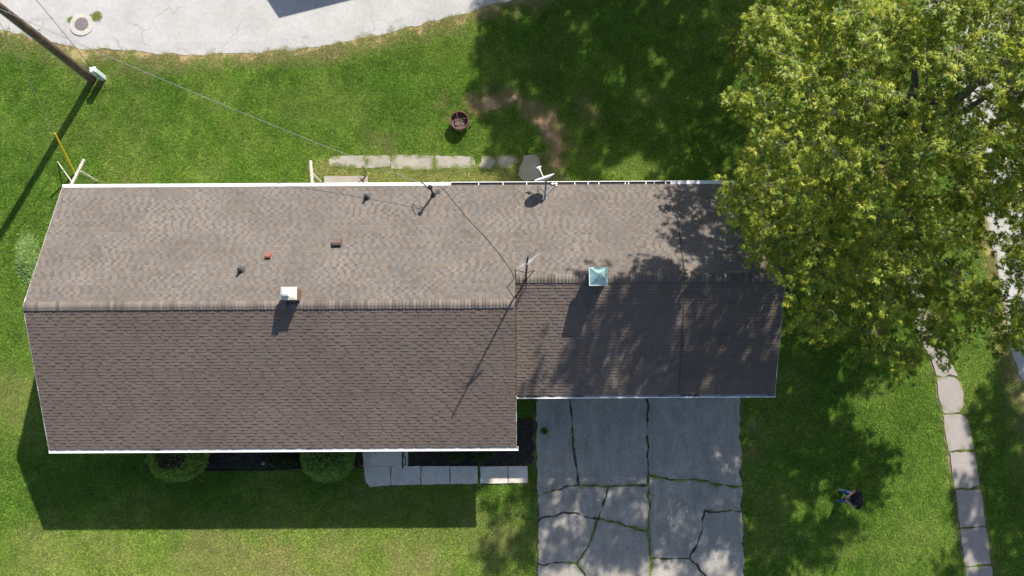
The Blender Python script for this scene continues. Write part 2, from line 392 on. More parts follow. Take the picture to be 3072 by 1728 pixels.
slabs_uv = [
    [(515, 60), (522, 400), (526, 845)] + BL[1:] + rv(CC)[1:],
    CC + BM[1:] + BM2[1:] + rv(A1)[1:],
    A1[:2] + BR + [(2060, 500), (2055, 60)],
    BL + BM[1:] + D1[1:] + rv(E1)[1:],
    BM2 + A2[1:] + rv(E2)[1:] + rv(D1)[1:-1],
    E1 + D2[1:] + rv(F1)[1:],
    E2 + A3[1:] + A4[1:] + rv(D3) [:-1] + rv(D2)[:-1],
    F1 + D3[1:] + [(534, 1720), (533, 1449)],
    [(1365, 686), (1358, 762)] + A2[1:] + A3[1:] + G1[1:] + G2[1:] + G3[1:] + rv(BR)[:-1],
    rv(G2) + G4[1:] + [(2094, 1720), (2086, 1449), (2073, 958)] + [(1990, 958)],
    G1 + G4[1:] + rv(A4)[:-1],
]
slabs_uv[6] = E2 + A3[1:] + A4[1:] + [(1010, 1720), (895, 1449)] + [(822, 1362), (900, 1250), (940, 1130)]
crack_lines = [[U(*p) for p in l] for l in (A1, A2, A3, A4, BL, BM, BM2, BR, CC, D1, D2, D3, E1, E2, F1, G1, G2, G3, G4)]
weedy = [(3, 1.0), (1, .8), (2, .9), (7, .75), (13, .7), (4, .25), (5, .6), (6, .5), (10, .55), (9, .4), (14, .5), (12, .3), (15, .25), (16, .3), (18, .4), (8, .15), (0, .06), (11, .4), (17, .15)]
DRIVE = [U(*p) for p in drive_outline]

V6 = lambda u, v: G(2200 + u / 1.991, 1000 + v / 1.991)       # side walk survey sheet
walk_uv = [
    [(1020, -420), (1110, -425), (1145, -205), (1058, -200)], [(1060, -190), (1147, -195), (1190, -5), (1100, 5)],
    [(1104, 15), (1195, 5), (1270, 120), (1308, 205), (1335, 255), (1290, 240), (1250, 258), (1213, 248), (1180, 150)],
    [(1213, 268), (1270, 262), (1315, 268), (1345, 300), (1360, 345), (1365, 420), (1342, 468), (1255, 474), (1228, 380)],
    [(1252, 490), (1350, 488), (1385, 520), (1405, 590), (1428, 686), (1345, 690), (1284, 702), (1268, 600)],
    [(1290, 715), (1432, 708), (1448, 800), (1464, 905), (1410, 920), (1320, 922), (1305, 820)],
    [(1328, 940), (1468, 935), (1485, 1040), (1500, 1145), (1352, 1158), (1340, 1050)],
    [(1356, 1170), (1502, 1162), (1518, 1270), (1530, 1372), (1382, 1385), (1370, 1280)],
    [(1386, 1400), (1534, 1392), (1560, 1610), (1410, 1615)], [(1412, 1630), (1562, 1625), (1588, 1840), (1438, 1850)]]
WALK = [[V6(*p) for p in q] for q in walk_uv]
V5 = lambda u, v: G(900 + u / 3.22, 440 + v / 3.22)           # back walk survey sheet
back_uv = [
    [(285, 130), (330, 100), (480, 92), (662, 96), (664, 205), (520, 205), (420, 190), (300, 190)], [(668, 96), (780, 92), (866, 98), (872, 160), (862, 190), (760, 196), (668, 205)],
    [(888, 92), (1080, 86), (1288, 92), (1286, 210), (1180, 226), (1040, 215), (884, 212), (880, 160)], [(1306, 95), (1500, 95), (1664, 100), (1690, 160), (1686, 208), (1560, 214), (1420, 205), (1304, 212)],
    [(1762, 98), (1894, 92), (1894, 212), (1790, 214), (1736, 200), (1755, 150)], [(1898, 92), (2060, 92), (2085, 120), (2108, 155), (2060, 170), (2050, 195), (1960, 212), (1898, 208)],
    [(2160, 90), (2240, 84), (2290, 100), (2316, 140), (2310, 220), (2318, 290), (2270, 318), (2200, 330), (2140, 315), (2112, 270), (2122, 200), (2150, 160)]]
BACK = [[V5(*p) for p in q] for q in back_uv]
front_x = [1092, 1173, 1263, 1350, 1434, 1440, 1524, 1584]
FRONT = []
for a, b in ((0, 1), (1, 2), (2, 3), (3, 4), (5, 6), (6, 7)):
    xa, xb = front_x[a] + 1, front_x[b] - 1
    q = [(xa, 1399), (xb, 1398), (xb, 1456 - (xb - 1100) * .016), (xa, 1456 - (xa - 1100) * .016)]
    if a == 0: q = [(1092, 1399), (xb, 1399), (xb, 1455), (1130, 1459), (1112, 1461), (1098, 1446), (1094, 1424)]
    FRONT.append([G(*p) for p in q])
PORCH = [G(1088, 1340), G(1224, 1340), G(1224, 1398), G(1090, 1398)]
STEP_B = [S(972, 528, .15), S(1103, 528, .15), S(1103, 566, .15), S(972, 566, .15)]
STEP_B = [(p.x, p.y) for p in STEP_B]
BED_R = [G(*p) for p in [(1228, 1330), (1546, 1330), (1546, 1254), (1598, 1254), (1603, 1300), (1603, 1370), (1596, 1388), (1582, 1396), (1400, 1396), (1228, 1398)]]
BED_L = [G(*p) for p in [(430, 1330), (1086, 1330), (1086, 1404), (900, 1406), (812, 1410), (620, 1411), (440, 1414)]]
HOUSE_FOOT = [(HX0 + .35, ESM + .8), (HX1, ESM + .8), (HX1, ESG + .4), (HX2 - .3, ESG + .4), (HX2 - .3, EN - .35), (HX0 + .35, EN - .35)]

# ------------------------------------------------------------------ the ground
gb = MB(); gb.add([(-500, -500, -.05), (500, -500, -.05), (500, 500, -.05), (-500, 500, -.05)], [(0, 1, 2, 3)])
far = gb.build('ground', None, kind='structure')
LX0, LX1, LY0, LY1, LS = -30, 30, -13, 26, 0.2
def turf_fields(x, y):
    """dryness and green tone of the turf at (x, y)"""
    P = np.stack([x, y], 1)
    droad = dist_line(x, y, ROAD_LINE)
    n1, n2, n3 = vnoise(x, y, .35, 11), vnoise(x, y, 1.3, 12), vnoise(x, y, .12, 13)
    dry = .72 * sstep(.85, .12, droad + (n1 - .5) * .6 + (n3 - .5) * .35)
    arc = [G(*p) for p in [(1432, 318), (1480, 296), (1540, 292), (1585, 312), (1625, 350), (1655, 395), (1682, 440), (1672, 500)]]
    dry = np.maximum(dry, 1.0 * sstep(.56, .15, dist_line(x, y, arc) + (n1 - .5) * .5 + (n3 - .5) * .45))
    for (px, py, r, k) in [(1400, 1560, 1.0, .3), (1110, 1500, .9, .35), (1180, 1500, .6, .3), (820, 1720, 2.0, .5), (1250, 1700, 1.6, .45), (640, 1660, 1.8, .4), (1010, 1640, 1.4, .3), (1500, 1600, 1.2, .45), (1150, 435, .8, .35),
                           (1480, 530, .8, .6), (1400, 545, .9, .4), (1330, 535, .8, .3), (1180, 535, .7, .3), (2260, 1290, .5, .7), (2255, 1360, .35, .6), (1330, 300, .5, .3), (420, 190, 1.2, .35), (1000, 620, 1, .2), (30, 1200, 1.5, .3), (1760, 330, .8, .45), (1640, 520, .4, .5), (100, 1640, 1.5, .25)]:
        q = G(px, py); d = np.hypot(x - q[0], y - q[1])
        dry = np.maximum(dry, k * sstep(r, r * .2, d + (n1 - .5) * .9 * r + (n3 - .5) * .3))
    wl = [G(*p) for p in [(2770, 1000), (2812, 1130), (2850, 1400), (2898, 1728)]]; wr = [G(*p) for p in [(2850, 1090), (2885, 1240), (2930, 1450), (2978, 1728)]]
    dry = np.maximum(dry, .55 * sstep(.16, .02, np.minimum(dist_line(x, y, wl), dist_line(x, y, wr)) + (n3 - .5) * .12))
    front = sstep(G(0, 1500)[1], G(0, 1700)[1], y + (n2 - .5) * .9)
    dry = np.maximum(dry, (.10 + .17 * front * sstep(10, 2, x)) * sstep(.48, .8, n2 * .6 + n1 * .4))
    ws = [G(*p) for p in [(960, 512), (1120, 522), (1300, 532), (1560, 535)]]
    dry = np.maximum(dry, .42 * sstep(.5, .2, dist_line(x, y, ws) + (n1 - .5) * .35))
    n4, n5 = vnoise(x, y, 3.2, 21), vnoise(x, y, .6, 22)
    tone = .16 + .30 * n4 + .22 * n2 + .15 * n5 + .12 * (n3 - .5) + .40 * front * sstep(9, 0, x)
    yl = [G(*p) for p in [(960, 505), (1120, 518), (1200, 530), (1560, 533)]]
    tone = tone + .65 * sstep(.6, .2, dist_line(x, y, yl) + (n1 - .5) * .3) + .12 * sstep(1.2, .2, droad)
    return np.clip(dry, 0, 1), np.clip(tone, 0, 1)
nx, ny = int((LX1 - LX0) / LS) + 1, int((LY1 - LY0) / LS) + 1
gx, gy = np.meshgrid(np.linspace(LX0, LX1, nx), np.linspace(LY0, LY1, ny)); gx, gy = gx.ravel(), gy.ravel()
gz = .03 * (vnoise(gx, gy, 1.1, 31) - .5)
idx = (np.arange(ny - 1)[:, None] * nx + np.arange(nx - 1)[None, :]).ravel()
lawn_me = big_mesh('lawn', np.stack([gx, gy, gz - .01], 1), 4, np.stack([idx, idx + 1, idx + nx + 1, idx + nx], 1).ravel(), M['turf'])
d_, t_ = turf_fields(gx, gy)
for nm, arr in (('dry', d_), ('tone', t_)):
    lawn_me.attributes.new(nm, 'FLOAT', 'POINT').data.foreach_set('value', arr.astype(np.float32))
lawn = link('lawn', lawn_me, kind='structure')
fm = mat('distant_grass', (.085, .145, .026), 1.0, var=.3, scale=.4); far.data.materials.append(fm)

rb = MB()
vs = []
for p, q in re2: vs += [(p.x, p.y, .004), ((p.x * .94 + q.x * .06), (p.y * .94 + q.y * .06), .03), (q.x, q.y, .022), (p.x, p.y, -.04), (q.x, q.y, -.04)]
fs = []
for i in range(len(re2) - 1):
    a, b = i * 5, i * 5 + 5
    fs += [(a, b, b + 1, a + 1), (a + 1, b + 1, b + 2, a + 2), (a + 3, b + 3, b, a), (a + 2, b + 2, b + 4, a + 4)]
rb.add(vs, [f[::-1] for f in fs])
road = rb.build('road', M['road'], kind='structure', smooth=False)

def rough_poly(poly, shrink, step=.12, amp=.018, seed=0, field=0.0):
    """shrinks a polygon, cuts its edges short and roughens them"""
    n = len(poly); P = [Vector(p) for p in poly]
    ar = sum(P[i].x * P[(i + 1) % n].y - P[(i + 1) % n].x * P[i].y for i in range(n)); sg = 1 if ar > 0 else -1
    Q = []
    for i in range(n):
        a, b, c = P[i - 1], P[i], P[(i + 1) % n]
        e1, e2 = (b - a).normalized(), (c - b).normalized()
        n1, n2 = Vector((-e1.y, e1.x)) * sg, Vector((-e2.y, e2.x)) * sg
        m = (n1 + n2); m = m.normalized() if m.length > .1 else n1
        Q.append(b + m * min(shrink / max(m.dot(n1), .45), shrink * 1.8))
    out = []
    for i in range(n):
        a, b = Q[i], Q[(i + 1) % n]; k = max(1, int((b - a).length / step)); nr = Vector((-(b - a).y, (b - a).x)).normalized()
        for j in range(k):
            p = a.lerp(b, j / k)
            f_ = Vector((float(vnoise([p.x], [p.y], .28, 301)[0]) - .5, float(vnoise([p.x], [p.y], .28, 302)[0]) - .5)) * field + Vector((float(vnoise([p.x], [p.y], .09, 303)[0]) - .5, float(vnoise([p.x], [p.y], .09, 304)[0]) - .5)) * field * .4
            out.append(p + f_ + nr * (amp * (float(vnoise([p.x], [p.y], .17, 40 + seed)[0]) - .5) * 2 if j else 0))
    return [(p.x, p.y) for p in out]

# driveway: a dark filled bed with cracked slabs lying on it
dv = MB(); dv.prism(rough_poly(DRIVE, .0, .3, .03), -.04, .022)
drive = dv.build('driveway', M['tar'], kind='structure')
for i, q in enumerate(slabs_uv):
    s_ = MB(); s_.prism(rough_poly([U(*p) for p in q], .030, .07, .040, i, .09), .0, .055 + .006 * random.random())
    s_.build('concrete_slab', M['driveway'], drive)
def slab_path(name, polys, mt, shrink, z, amp, base):
    bm_ = MB()
    for q in polys: bm_.prism(rough_poly(q, -.05 if name == 'sidewalk' else -.01, .3, .0), -.04, .012)
    pth = bm_.build(name, base, kind='structure')
    for i, q in enumerate(polys):
        s_ = MB(); s_.prism(rough_poly(q, shrink, .1, amp, 60 + i), -.02, z + .012 * random.random()); s_.build('concrete_slab', mt, pth)
    return pth
slab_path('sidewalk', WALK, M['walk'], -.012, .045, .03, M['dry_soil'])
slab_path('back_path', BACK, M['concrete'], -.008, .04, .03, M['soil'])
slab_path('front_path', FRONT, M['front_concrete'], .002, .05, .012, M['soil'])
def bed(name, poly, nchip, seed, pale):
    b = MB(); b.prism(poly, -.03, .02); b.col = (.02, .017, .015); b.c = [(.030, .025, .022)] * len(b.f)
    rg = random.Random(seed); xs = [p[0] for p in poly]; ys = [p[1] for p in poly]
    k = 0
    while k < nchip:
        x, y = rg.uniform(min(xs), max(xs)), rg.uniform(min(ys), max(ys))
        if not in_poly(np.array([x]), np.array([y]), poly)[0]: continue
        k += 1; l, w = rg.uniform(.03, .08), rg.uniform(.008, .02)
        m = Matrix.Translation((x, y, .03)) @ Euler((rg.uniform(-.5, .5), rg.uniform(-.5, .5), rg.uniform(0, 6.28))).to_matrix().to_4x4()
        c = rg.uniform(.4, 1.7); b.col = (.045 * c, .037 * c, .032 * c) if rg.random() > pale else (.12, .085, .07)
        b.add([m @ Vector(p) for p in ((-l / 2, -w, 0), (l / 2, -w * .6, 0), (l / 2, w, .004), (-l / 2, w * .7, .004))], [(0, 1, 2, 3)])
    o = b.build(name, M['mulch'], tint=True); o['kind'] = 'stuff'; return o
bed('mulch', BED_R, 2600, 1, .01); bed('mulch', BED_L, 2600, 2, .05)

# ------------------------------------------------------------------ house
house = thing('house', 'long low house with brown shingled gable roof and white gutters beside the big maple', 'house', (-3, 2.8, 0))
def gable_prism(x0, x1, ys, yn, zs, zn, yr, zr, z0=0.0):
    vs = []
    for x in (x0, x1): vs += [(x, ys, z0), (x, ys, zs), (x, yr, zr), (x, yn, zn), (x, yn, z0)]
    return vs, [(0, 1, 2, 3, 4), (9, 8, 7, 6, 5), (0, 5, 6, 1), (3, 8, 9, 4), (1, 6, 7, 2), (2, 7, 8, 3)]
W = MB()
W.add(*gable_prism(HX0 + .35, HX1 - .01, ESM + 1.0, EN - .45, zSM(ESM + 1.0) - .14, zN(EN - .45) - .14, RYM, RZM - .14))
W.build('wall', M['siding'], house)
W = MB()
W.add(*gable_prism(HX1 + .002, HX2 - .3, ESG + .45, EN - .45, zSG(ESG + .45) - .14, zN(EN - .45) - .14, RYG, RZG - .14))
W.build('wall', M['siding'], house)
def window(cx, cy, z, w, h, nrm):
    ax = Vector((1, 0, 0)) if abs(nrm[1]) else Vector((0, 1, 0)); nv = Vector(nrm); up = Vector((0, 0, 1)); o = Vector((cx, cy, z))
    def slab(m, a0, a1, b0, b1, d0, d1):
        m.add([o + ax * a + up * b + nv * d for d in (d0, d1) for a, b in ((a0, b0), (a1, b0), (a1, b1), (a0, b1))], [(0, 1, 2, 3), (7, 6, 5, 4), (0, 4, 5, 1), (1, 5, 6, 2), (2, 6, 7, 3), (3, 7, 4, 0)])
    f = MB()
    slab(f, -w / 2 - .07, -w / 2, -.07, h + .07, .003, .05); slab(f, w / 2, w / 2 + .07, -.07, h + .07, .003, .05)
    slab(f, -w / 2, w / 2, -.07, 0, .003, .06); slab(f, -w / 2, w / 2, h, h + .07, .003, .05); slab(f, -w / 2, w / 2, h / 2 - .02, h / 2 + .02, .003, .04)
    fo = f.build('window', M['white_metal'], house)
    g = MB(); slab(g, -w / 2, w / 2, 0, h, .002, .02); g.build('pane', M['glass'], fo)
ysw = ESM + 1.0
W = MB(); W.add([(x, y, z) for x in (HX0 + .02, HX1 - .012) for y, z in ((ESM + .01, 2.60), (ESM + .01, zSM(ESM) - .14), (ESM + .998, zSM(ESM + 1.0) - .14), (ESM + .998, 2.60))], [(0, 1, 2, 3), (7, 6, 5, 4), (0, 4, 5, 1), (0, 3, 7, 4), (2, 6, 7, 3), (1, 5, 6, 2)]); W.build('soffit', M['white_metal'], house)
for x in (-12.3, -9.2, -6.2, -1.4): window(x, ysw, 1.0, 1.3, 1.1, (0, -1, 0))
for x in (-12.5, -9.0, -3.0, 2.0): window(x, EN - .45, 1.1, 1.0, 1.0, (0, 1, 0))
for y in (0.6, 4.6): window(HX0 + .35, y, 1.0, 1.1, 1.1, (-1, 0, 0))
window(HX2 - .3, 3.6, 1.1, .9, .9, (1, 0, 0))
D = MB(); D.box((-4.9, ysw - .045, .18), (-3.95, ysw - .003, 2.2)); do = D.build('door', M['door'], house)
D = MB(); D.tube([(-4.05, ysw - .045, 1.15), (-4.05, ysw - .09, 1.15)], .03, 8); D.build('handle', M['galv'], do)
D = MB(); D.box((-6.3, EN - .447, .2), (-5.4, EN - .405, 2.2)); D.build('door', M['white_metal'], house)
gw = ESG + .45
for x0 in (1.35, 4.95):
    D = MB(); D.box((x0, gw - .03, .06), (x0 + 2.6, gw - .003, 2.2)); dd = D.build('garage_door', M['white_metal'], house)
    for k in range(4):
        D = MB(); D.box((x0 + .03, gw - .05, .09 + k * .53), (x0 + 2.57, gw - .031, .58 + k * .53)); D.build('panel', M['white_metal'], dd)

# roof decks
def deck(m, x0, x1, ya, yb, zf, th=.13, lift=0.0):
    m.add([(x, y, zf(y) - d + lift) for x in (x0, x1) for y in (ya, yb) for d in (0, th)], [(0, 1, 3, 2), (4, 6, 7, 5), (0, 2, 6, 4), (1, 5, 7, 3), (0, 4, 5, 1), (2, 3, 7, 6)])
rf = MB()
deck(rf, HX0, HX1, ESM, RYM, zSM); deck(rf, HX0, HX1, RYM, EN, zN)
deck(rf, HX1 + .003, HX2, ESG, RYG, zSG); deck(rf, HX1 + .003, HX2, RYG, EN, zN)
rf.col = (.09, .075, .065); rf.c = [rf.col] * len(rf.f)
roof = rf.build('roof', M['shingle'], house, tint=True, loc=(-3, 2.8, 2.6))
# shingle courses: thick light tabs over a thin dark course, every tab a wedge of its own
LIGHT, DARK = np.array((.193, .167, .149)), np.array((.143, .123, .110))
EXPO = .1045
unit_w = MB(); unit_w.add([(-.5, -.11, 0), (.5, -.11, 0), (-.5, 0, 1), (.5, 0, 1), (-.5, 1, .28), (.5, 1, .28)], [(0, 1, 3, 2), (2, 3, 5, 4), (0, 2, 4), (1, 5, 3)])
shingle_meshes = []
tab_list = []            # (cx, y_eave_side, dir, width, thickness, colour, plane z function, slope sign)
PITA = math.atan(PIT); CA = math.cos(PITA)
def lay(x0, x1, y_e, y_r, zf, plain, lift, seed):
    LT, DK = (LIGHT, DARK) if y_r < y_e else (LIGHT * (.86, .77, .735), LIGHT * (.78, .70, .67))     # front slope colours darkened for its weaker sunlight, also browner and plainer
    rg = random.Random(seed); sgn = 1 if y_r > y_e else -1
    n = int(abs(y_r - y_e) / (EXPO * CA))
    for r in range(n):
        y = y_e + sgn * r * EXPO * CA
        patch = lambda x: float(vnoise([x], [y * 1.6], 1.2, seed)[0])
        # thin dark course under the tabs, in runs of changing shade
        x = x0; rowk = rg.uniform(.97, 1.03)
        while x < x1 - .01:
            w = min(rg.choice((.45, .6, .8)), x1 - x); k = (rg.uniform(.88, 1.12) if sgn < 0 else rg.uniform(.96, 1.04)) * rowk
            tab_list.append((x + w / 2, y, sgn, w, .0045 + lift, tuple(DK * k * (1.18 if plain else 1)), zf)); x += w
        x = x0 - rg.uniform(0, .30)
        while x < x1:
            w = rg.choice((.115, .135, .135, .20)) if not plain else .27
            gap = rg.choice((.07, .10, .13)) if not plain else .008
            if sgn > 0 and not plain: w = rg.uniform(.20, .42); gap = rg.uniform(.06, .16)
            a, b = max(x, x0), min(x + w, x1)
            if b - a > .02:
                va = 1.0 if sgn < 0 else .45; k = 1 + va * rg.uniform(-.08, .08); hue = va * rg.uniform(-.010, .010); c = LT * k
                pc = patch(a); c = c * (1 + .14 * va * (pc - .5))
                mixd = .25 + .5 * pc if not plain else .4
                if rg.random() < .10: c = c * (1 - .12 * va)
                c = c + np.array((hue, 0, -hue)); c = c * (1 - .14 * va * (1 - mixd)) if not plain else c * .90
                tab_list.append(((a + b) / 2, y, sgn, b - a, (.0105 if sgn < 0 else .0145) + lift + rg.uniform(-.0015, .002), tuple(c), zf))
            x += w + gap
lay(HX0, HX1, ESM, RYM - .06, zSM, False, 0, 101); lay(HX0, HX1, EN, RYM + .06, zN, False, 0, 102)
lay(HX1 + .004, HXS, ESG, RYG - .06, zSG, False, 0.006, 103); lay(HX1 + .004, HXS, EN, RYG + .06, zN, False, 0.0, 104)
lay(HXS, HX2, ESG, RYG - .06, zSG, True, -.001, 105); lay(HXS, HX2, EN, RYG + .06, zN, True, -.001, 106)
fld = MB(); BUTT = (.055, .048, .045)      # cut asphalt edge of each tab, flared dark to double as its shadow line
order = sorted(range(len(tab_list)), key=lambda i: -(tab_list[i][3] if tab_list[i][4] > .009 and tab_list[i][2] > 0 and abs(tab_list[i][0]) < 9 and tab_list[i][0] < HXS else 0))
single = set(order[:296])
def tab_matrix(t):
    cx, y, sgn, w, th, c, zf = t
    z = zf(y) + .001
    ydir = Vector((0, sgn * CA, math.sin(PITA))); nrm = Vector((0, -sgn * math.sin(PITA), CA)); xd = ydir.cross(nrm)
    L = EXPO * 1.18
    return Matrix(((xd.x * w, ydir.x * L, nrm.x * th, cx), (xd.y * w, ydir.y * L, nrm.y * th, y), (xd.z * w, ydir.z * L, nrm.z * th, z), (0, 0, 0, 1)))
uv_ = [Vector(p) for p in unit_w.v]
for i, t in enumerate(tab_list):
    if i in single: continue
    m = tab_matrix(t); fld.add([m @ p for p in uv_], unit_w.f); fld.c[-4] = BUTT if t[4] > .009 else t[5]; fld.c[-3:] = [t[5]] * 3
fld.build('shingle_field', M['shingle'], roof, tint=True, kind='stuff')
# six shades of single shingle share their meshes
shade = []
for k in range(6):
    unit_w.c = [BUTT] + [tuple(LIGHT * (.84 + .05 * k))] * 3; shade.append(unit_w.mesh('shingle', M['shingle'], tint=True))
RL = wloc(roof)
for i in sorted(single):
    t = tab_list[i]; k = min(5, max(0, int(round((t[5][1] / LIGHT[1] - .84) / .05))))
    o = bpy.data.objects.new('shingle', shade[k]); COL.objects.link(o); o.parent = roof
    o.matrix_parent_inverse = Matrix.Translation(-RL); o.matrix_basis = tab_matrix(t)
# ridge caps, each a bent piece lapping the next
cap_meshes = []
for k in range(7):
    c = MB(); kk = (.66, .78, .88, .95, 1.02, 1.06, .82)[k]; c.col = tuple(LIGHT * kk * (1, .98, .96))
    L = .125; h = .135; dz = h * PIT * .93
    prof = [(-h, -dz), (-h * .25, -.016), (h * .25, -.016), (h, -dz)]
    vs = [(.012, y, z + .034) for y, z in prof] + [(L, y, z + .010) for y, z in prof] + [(-.004, y, z + .0) for y, z in prof]
    c.add(vs, [(0, 4, 5, 1), (1, 5, 6, 2), (2, 6, 7, 3), (8, 0, 1, 9), (9, 1, 2, 10), (10, 2, 3, 11)])
    c.c[3:] = [(.115, .10, .09)] * 3
    cap_meshes.append(c.mesh('ridge_cap', M['shingle'], tint=True))
for x0, x1, y, z in ((HX0, HX1, RYM, RZM), (HX1 + .01, HX2, RYG, RZG)):
    x = x0
    while x < x1 - .11:
        o = bpy.data.objects.new('ridge_cap', random.choice(cap_meshes)); COL.objects.link(o); o.parent = roof
        o.matrix_parent_inverse = Matrix.Translation(-RL); o.location = (x, y + random.uniform(-.006, .006), z + .012); o.rotation_euler = (0, 0, random.uniform(-.03, .03)); x += random.uniform(.098, .117)
# rakes and gable end boards
for x, ya, yb, zf in ((HX0 - .02, ESM, RYM, zSM), (HX0 - .02, RYM, EN, zN), (HX2 + .003, ESG, RYG, zSG), (HX2 + .003, RYG, EN, zN), (HX1 + .004, ESM, ESG - .14, zSM)):
    m = MB(); deck(m, x, x + .017, ya, yb, zf, .17, .012); m.build('rake_board', M['rake'], house)
m = MB(); deck(m, HX1 + .004, HX1 + .02, ESG, RYM, zSM, .3, .004); deck(m, HX1 + .004, HX1 + .02, RYM, RYG, zN, .02, .004)
m.build('step_flashing', M['shingle'], house); house.children[-1].data.attributes.new('tint', 'FLOAT_COLOR', 'FACE')
house.children[-1].data.attributes['tint'].data.foreach_set('color', [.2, .17, .15, 1] * len(house.children[-1].data.polygons))

for ya, yb, zf in ((ESG, RYG - .05, zSG), (RYG + .05, RYG + 2.0, zN)):
    m = MB(); deck(m, HXS - .012, HXS + .014, ya, yb, zf, .02, .034); m.build('roof_seam', M['tar'], house)
# gutters
def trough(name, x0, x1, y, sg, z, w=.115, floor=None, lip=.022):
    """open trough hung outside a roof edge at y; sg is the outward direction"""
    m = MB(); yo = y + sg * w
    b = lambda a0, a1, z0, z1: m.box((x0, min(a0, a1), z0), (x1, max(a0, a1), z1))
    b(y + sg * .004, y + sg * .012, z - .11, z - .002); b(y + sg * .012, yo, z - .11, z - .10); b(yo - sg * lip, yo, z - .10, z + .002)
    m.box((x0 - .012, min(y + sg * .004, yo), z - .11), (x0 - .001, max(y + sg * .004, yo), z)); m.box((x1 + .001, min(y + sg * .004, yo), z - .11), (x1 + .012, max(y + sg * .004, yo), z))
    g = m.build('gutter', M['white_metal'], house)
    if floor:
        d = MB(); d.box((x0 + .002, min(y + sg * .013, yo - sg * (lip + .001)), z - .099), (x1 - .002, max(y + sg * .013, yo - sg * (lip + .001)), z - .035)); d.build('debris', floor, g)
    return g
zgn, zgs = zN(EN) - .01, zSM(ESM) - .005
gxs = [S(p, 552, 2.85).x for p in (1352, 2012)]
cov = MB(); cov.box((HX0 - .01, EN + .004, zgn - .11), (gxs[0], EN + .115, zgn + .012)); cov.build('gutter', M['white_metal'], house)
cov = MB(); cov.box((gxs[1], EN + .004, zgn - .11), (HX2 + .02, EN + .125, zgn + .012)); cov.build('gutter', M['white_metal'], house)
og = trough('gutter', gxs[0] + .015, gxs[1] - .015, EN, 1, zgn, .125, M['gutter_dark'])
for px in (1436, 1509, 1580, 1658, 1724, 1764, 1796, 1875, 1885, 1937, 1962, 1996):
    x = S(px, 552, 2.85).x; h_ = MB(); h_.box((x - .014, EN + .006, zgn - .02), (x + .014, EN + .122, zgn + .012)); h_.build('hanger', M['white_metal'], og)
for px in (1354, 1436):
    x = S(px, 552, 2.85).x
trough('gutter', HX0 - .0, HX1 + .06, ESM, -1, zgs, .13, M['gutter_dirt'], .045)
trough('gutter', HX1 + .035, HXS - .12, ESG, -1, zSG(ESG) - .004, .115, M['gutter_dirt'], .03)
trough('gutter', HXS - .10, HX2 + .02, ESG, -1, zSG(ESG) - .004, .115, M['gutter_dirt'], .03)

for k, (a, b) in enumerate(((1548, 1620), (2042, 2096), (1640, 1662))):
    m = MB(); xa, xb = S(a, 1193, 2.75).x, S(b, 1193, 2.75).x; zz = zSG(ESG) - .038; rg = random.Random(k)
    for _ in range(int((xb - xa) * 90)):
        x, y = rg.uniform(xa, xb), ESG - rg.uniform(.02, .085); m.add([(x - .02, y - .008, zz), (x + .02, y - .008, zz + .008), (x + .018, y + .008, zz + .01), (x - .02, y + .007, zz + .003)], [(0, 1, 2, 3)])
    m.build('leaf_litter', M['gutter_dark'], house, kind='stuff')
# masonry chimney
c0 = S(866, 880, 5.35)
cx, cy = c0.x, c0.y
ch = MB(); ch.box((cx - .215, cy - .175, 4.0), (cx + .215, cy + .175, 5.30))
chim = ch.build('chimney', M['brick'], house, loc=(cx, cy, 4.0))
k = MB(); k.add([(cx + a * s, cy + b * s2, z) for z, s, s2 in ((5.302, .235, .19), (5.345, .235, .19), (5.375, .15, .12)) for a, b in ((-1, -1), (1, -1), (1, 1), (-1, 1))],
               [(3, 2, 1, 0), (0, 1, 5, 4), (1, 2, 6, 5), (2, 3, 7, 6), (3, 0, 4, 7), (4, 5, 9, 8), (5, 6, 10, 9), (6, 7, 11, 10), (7, 4, 8, 11), (8, 9, 10, 11)]); k.build('chimney_crown', M['chim_cap'], chim)
k = MB(); k.tube([(cx - .05, cy, 5.376), (cx - .05, cy, 5.44)], .07, 12); k.box((cx - .15, cy - .09, 5.46), (cx + .04, cy + .09, 5.50))
k.add([(cx - .15, cy - .09, 5.502), (cx + .04, cy - .09, 5.502), (cx + .04, cy + .09, 5.502), (cx - .15, cy + .09, 5.502), (cx - .105, cy - .04, 5.535), (cx - .005, cy - .04, 5.535), (cx - .005, cy + .04, 5.535), (cx - .105, cy + .04, 5.535)], [(0, 1, 5, 4), (1, 2, 6, 5), (2, 3, 7, 6), (3, 0, 4, 7), (4, 5, 6, 7)])
for a in (-.13, .02):
    for b in (-.07, .07): k.box((cx + a - .006, cy + b - .006, 5.377), (cx + a + .006, cy + b + .006, 5.46))
k.build('flue_cap', M['white_flue'], chim)
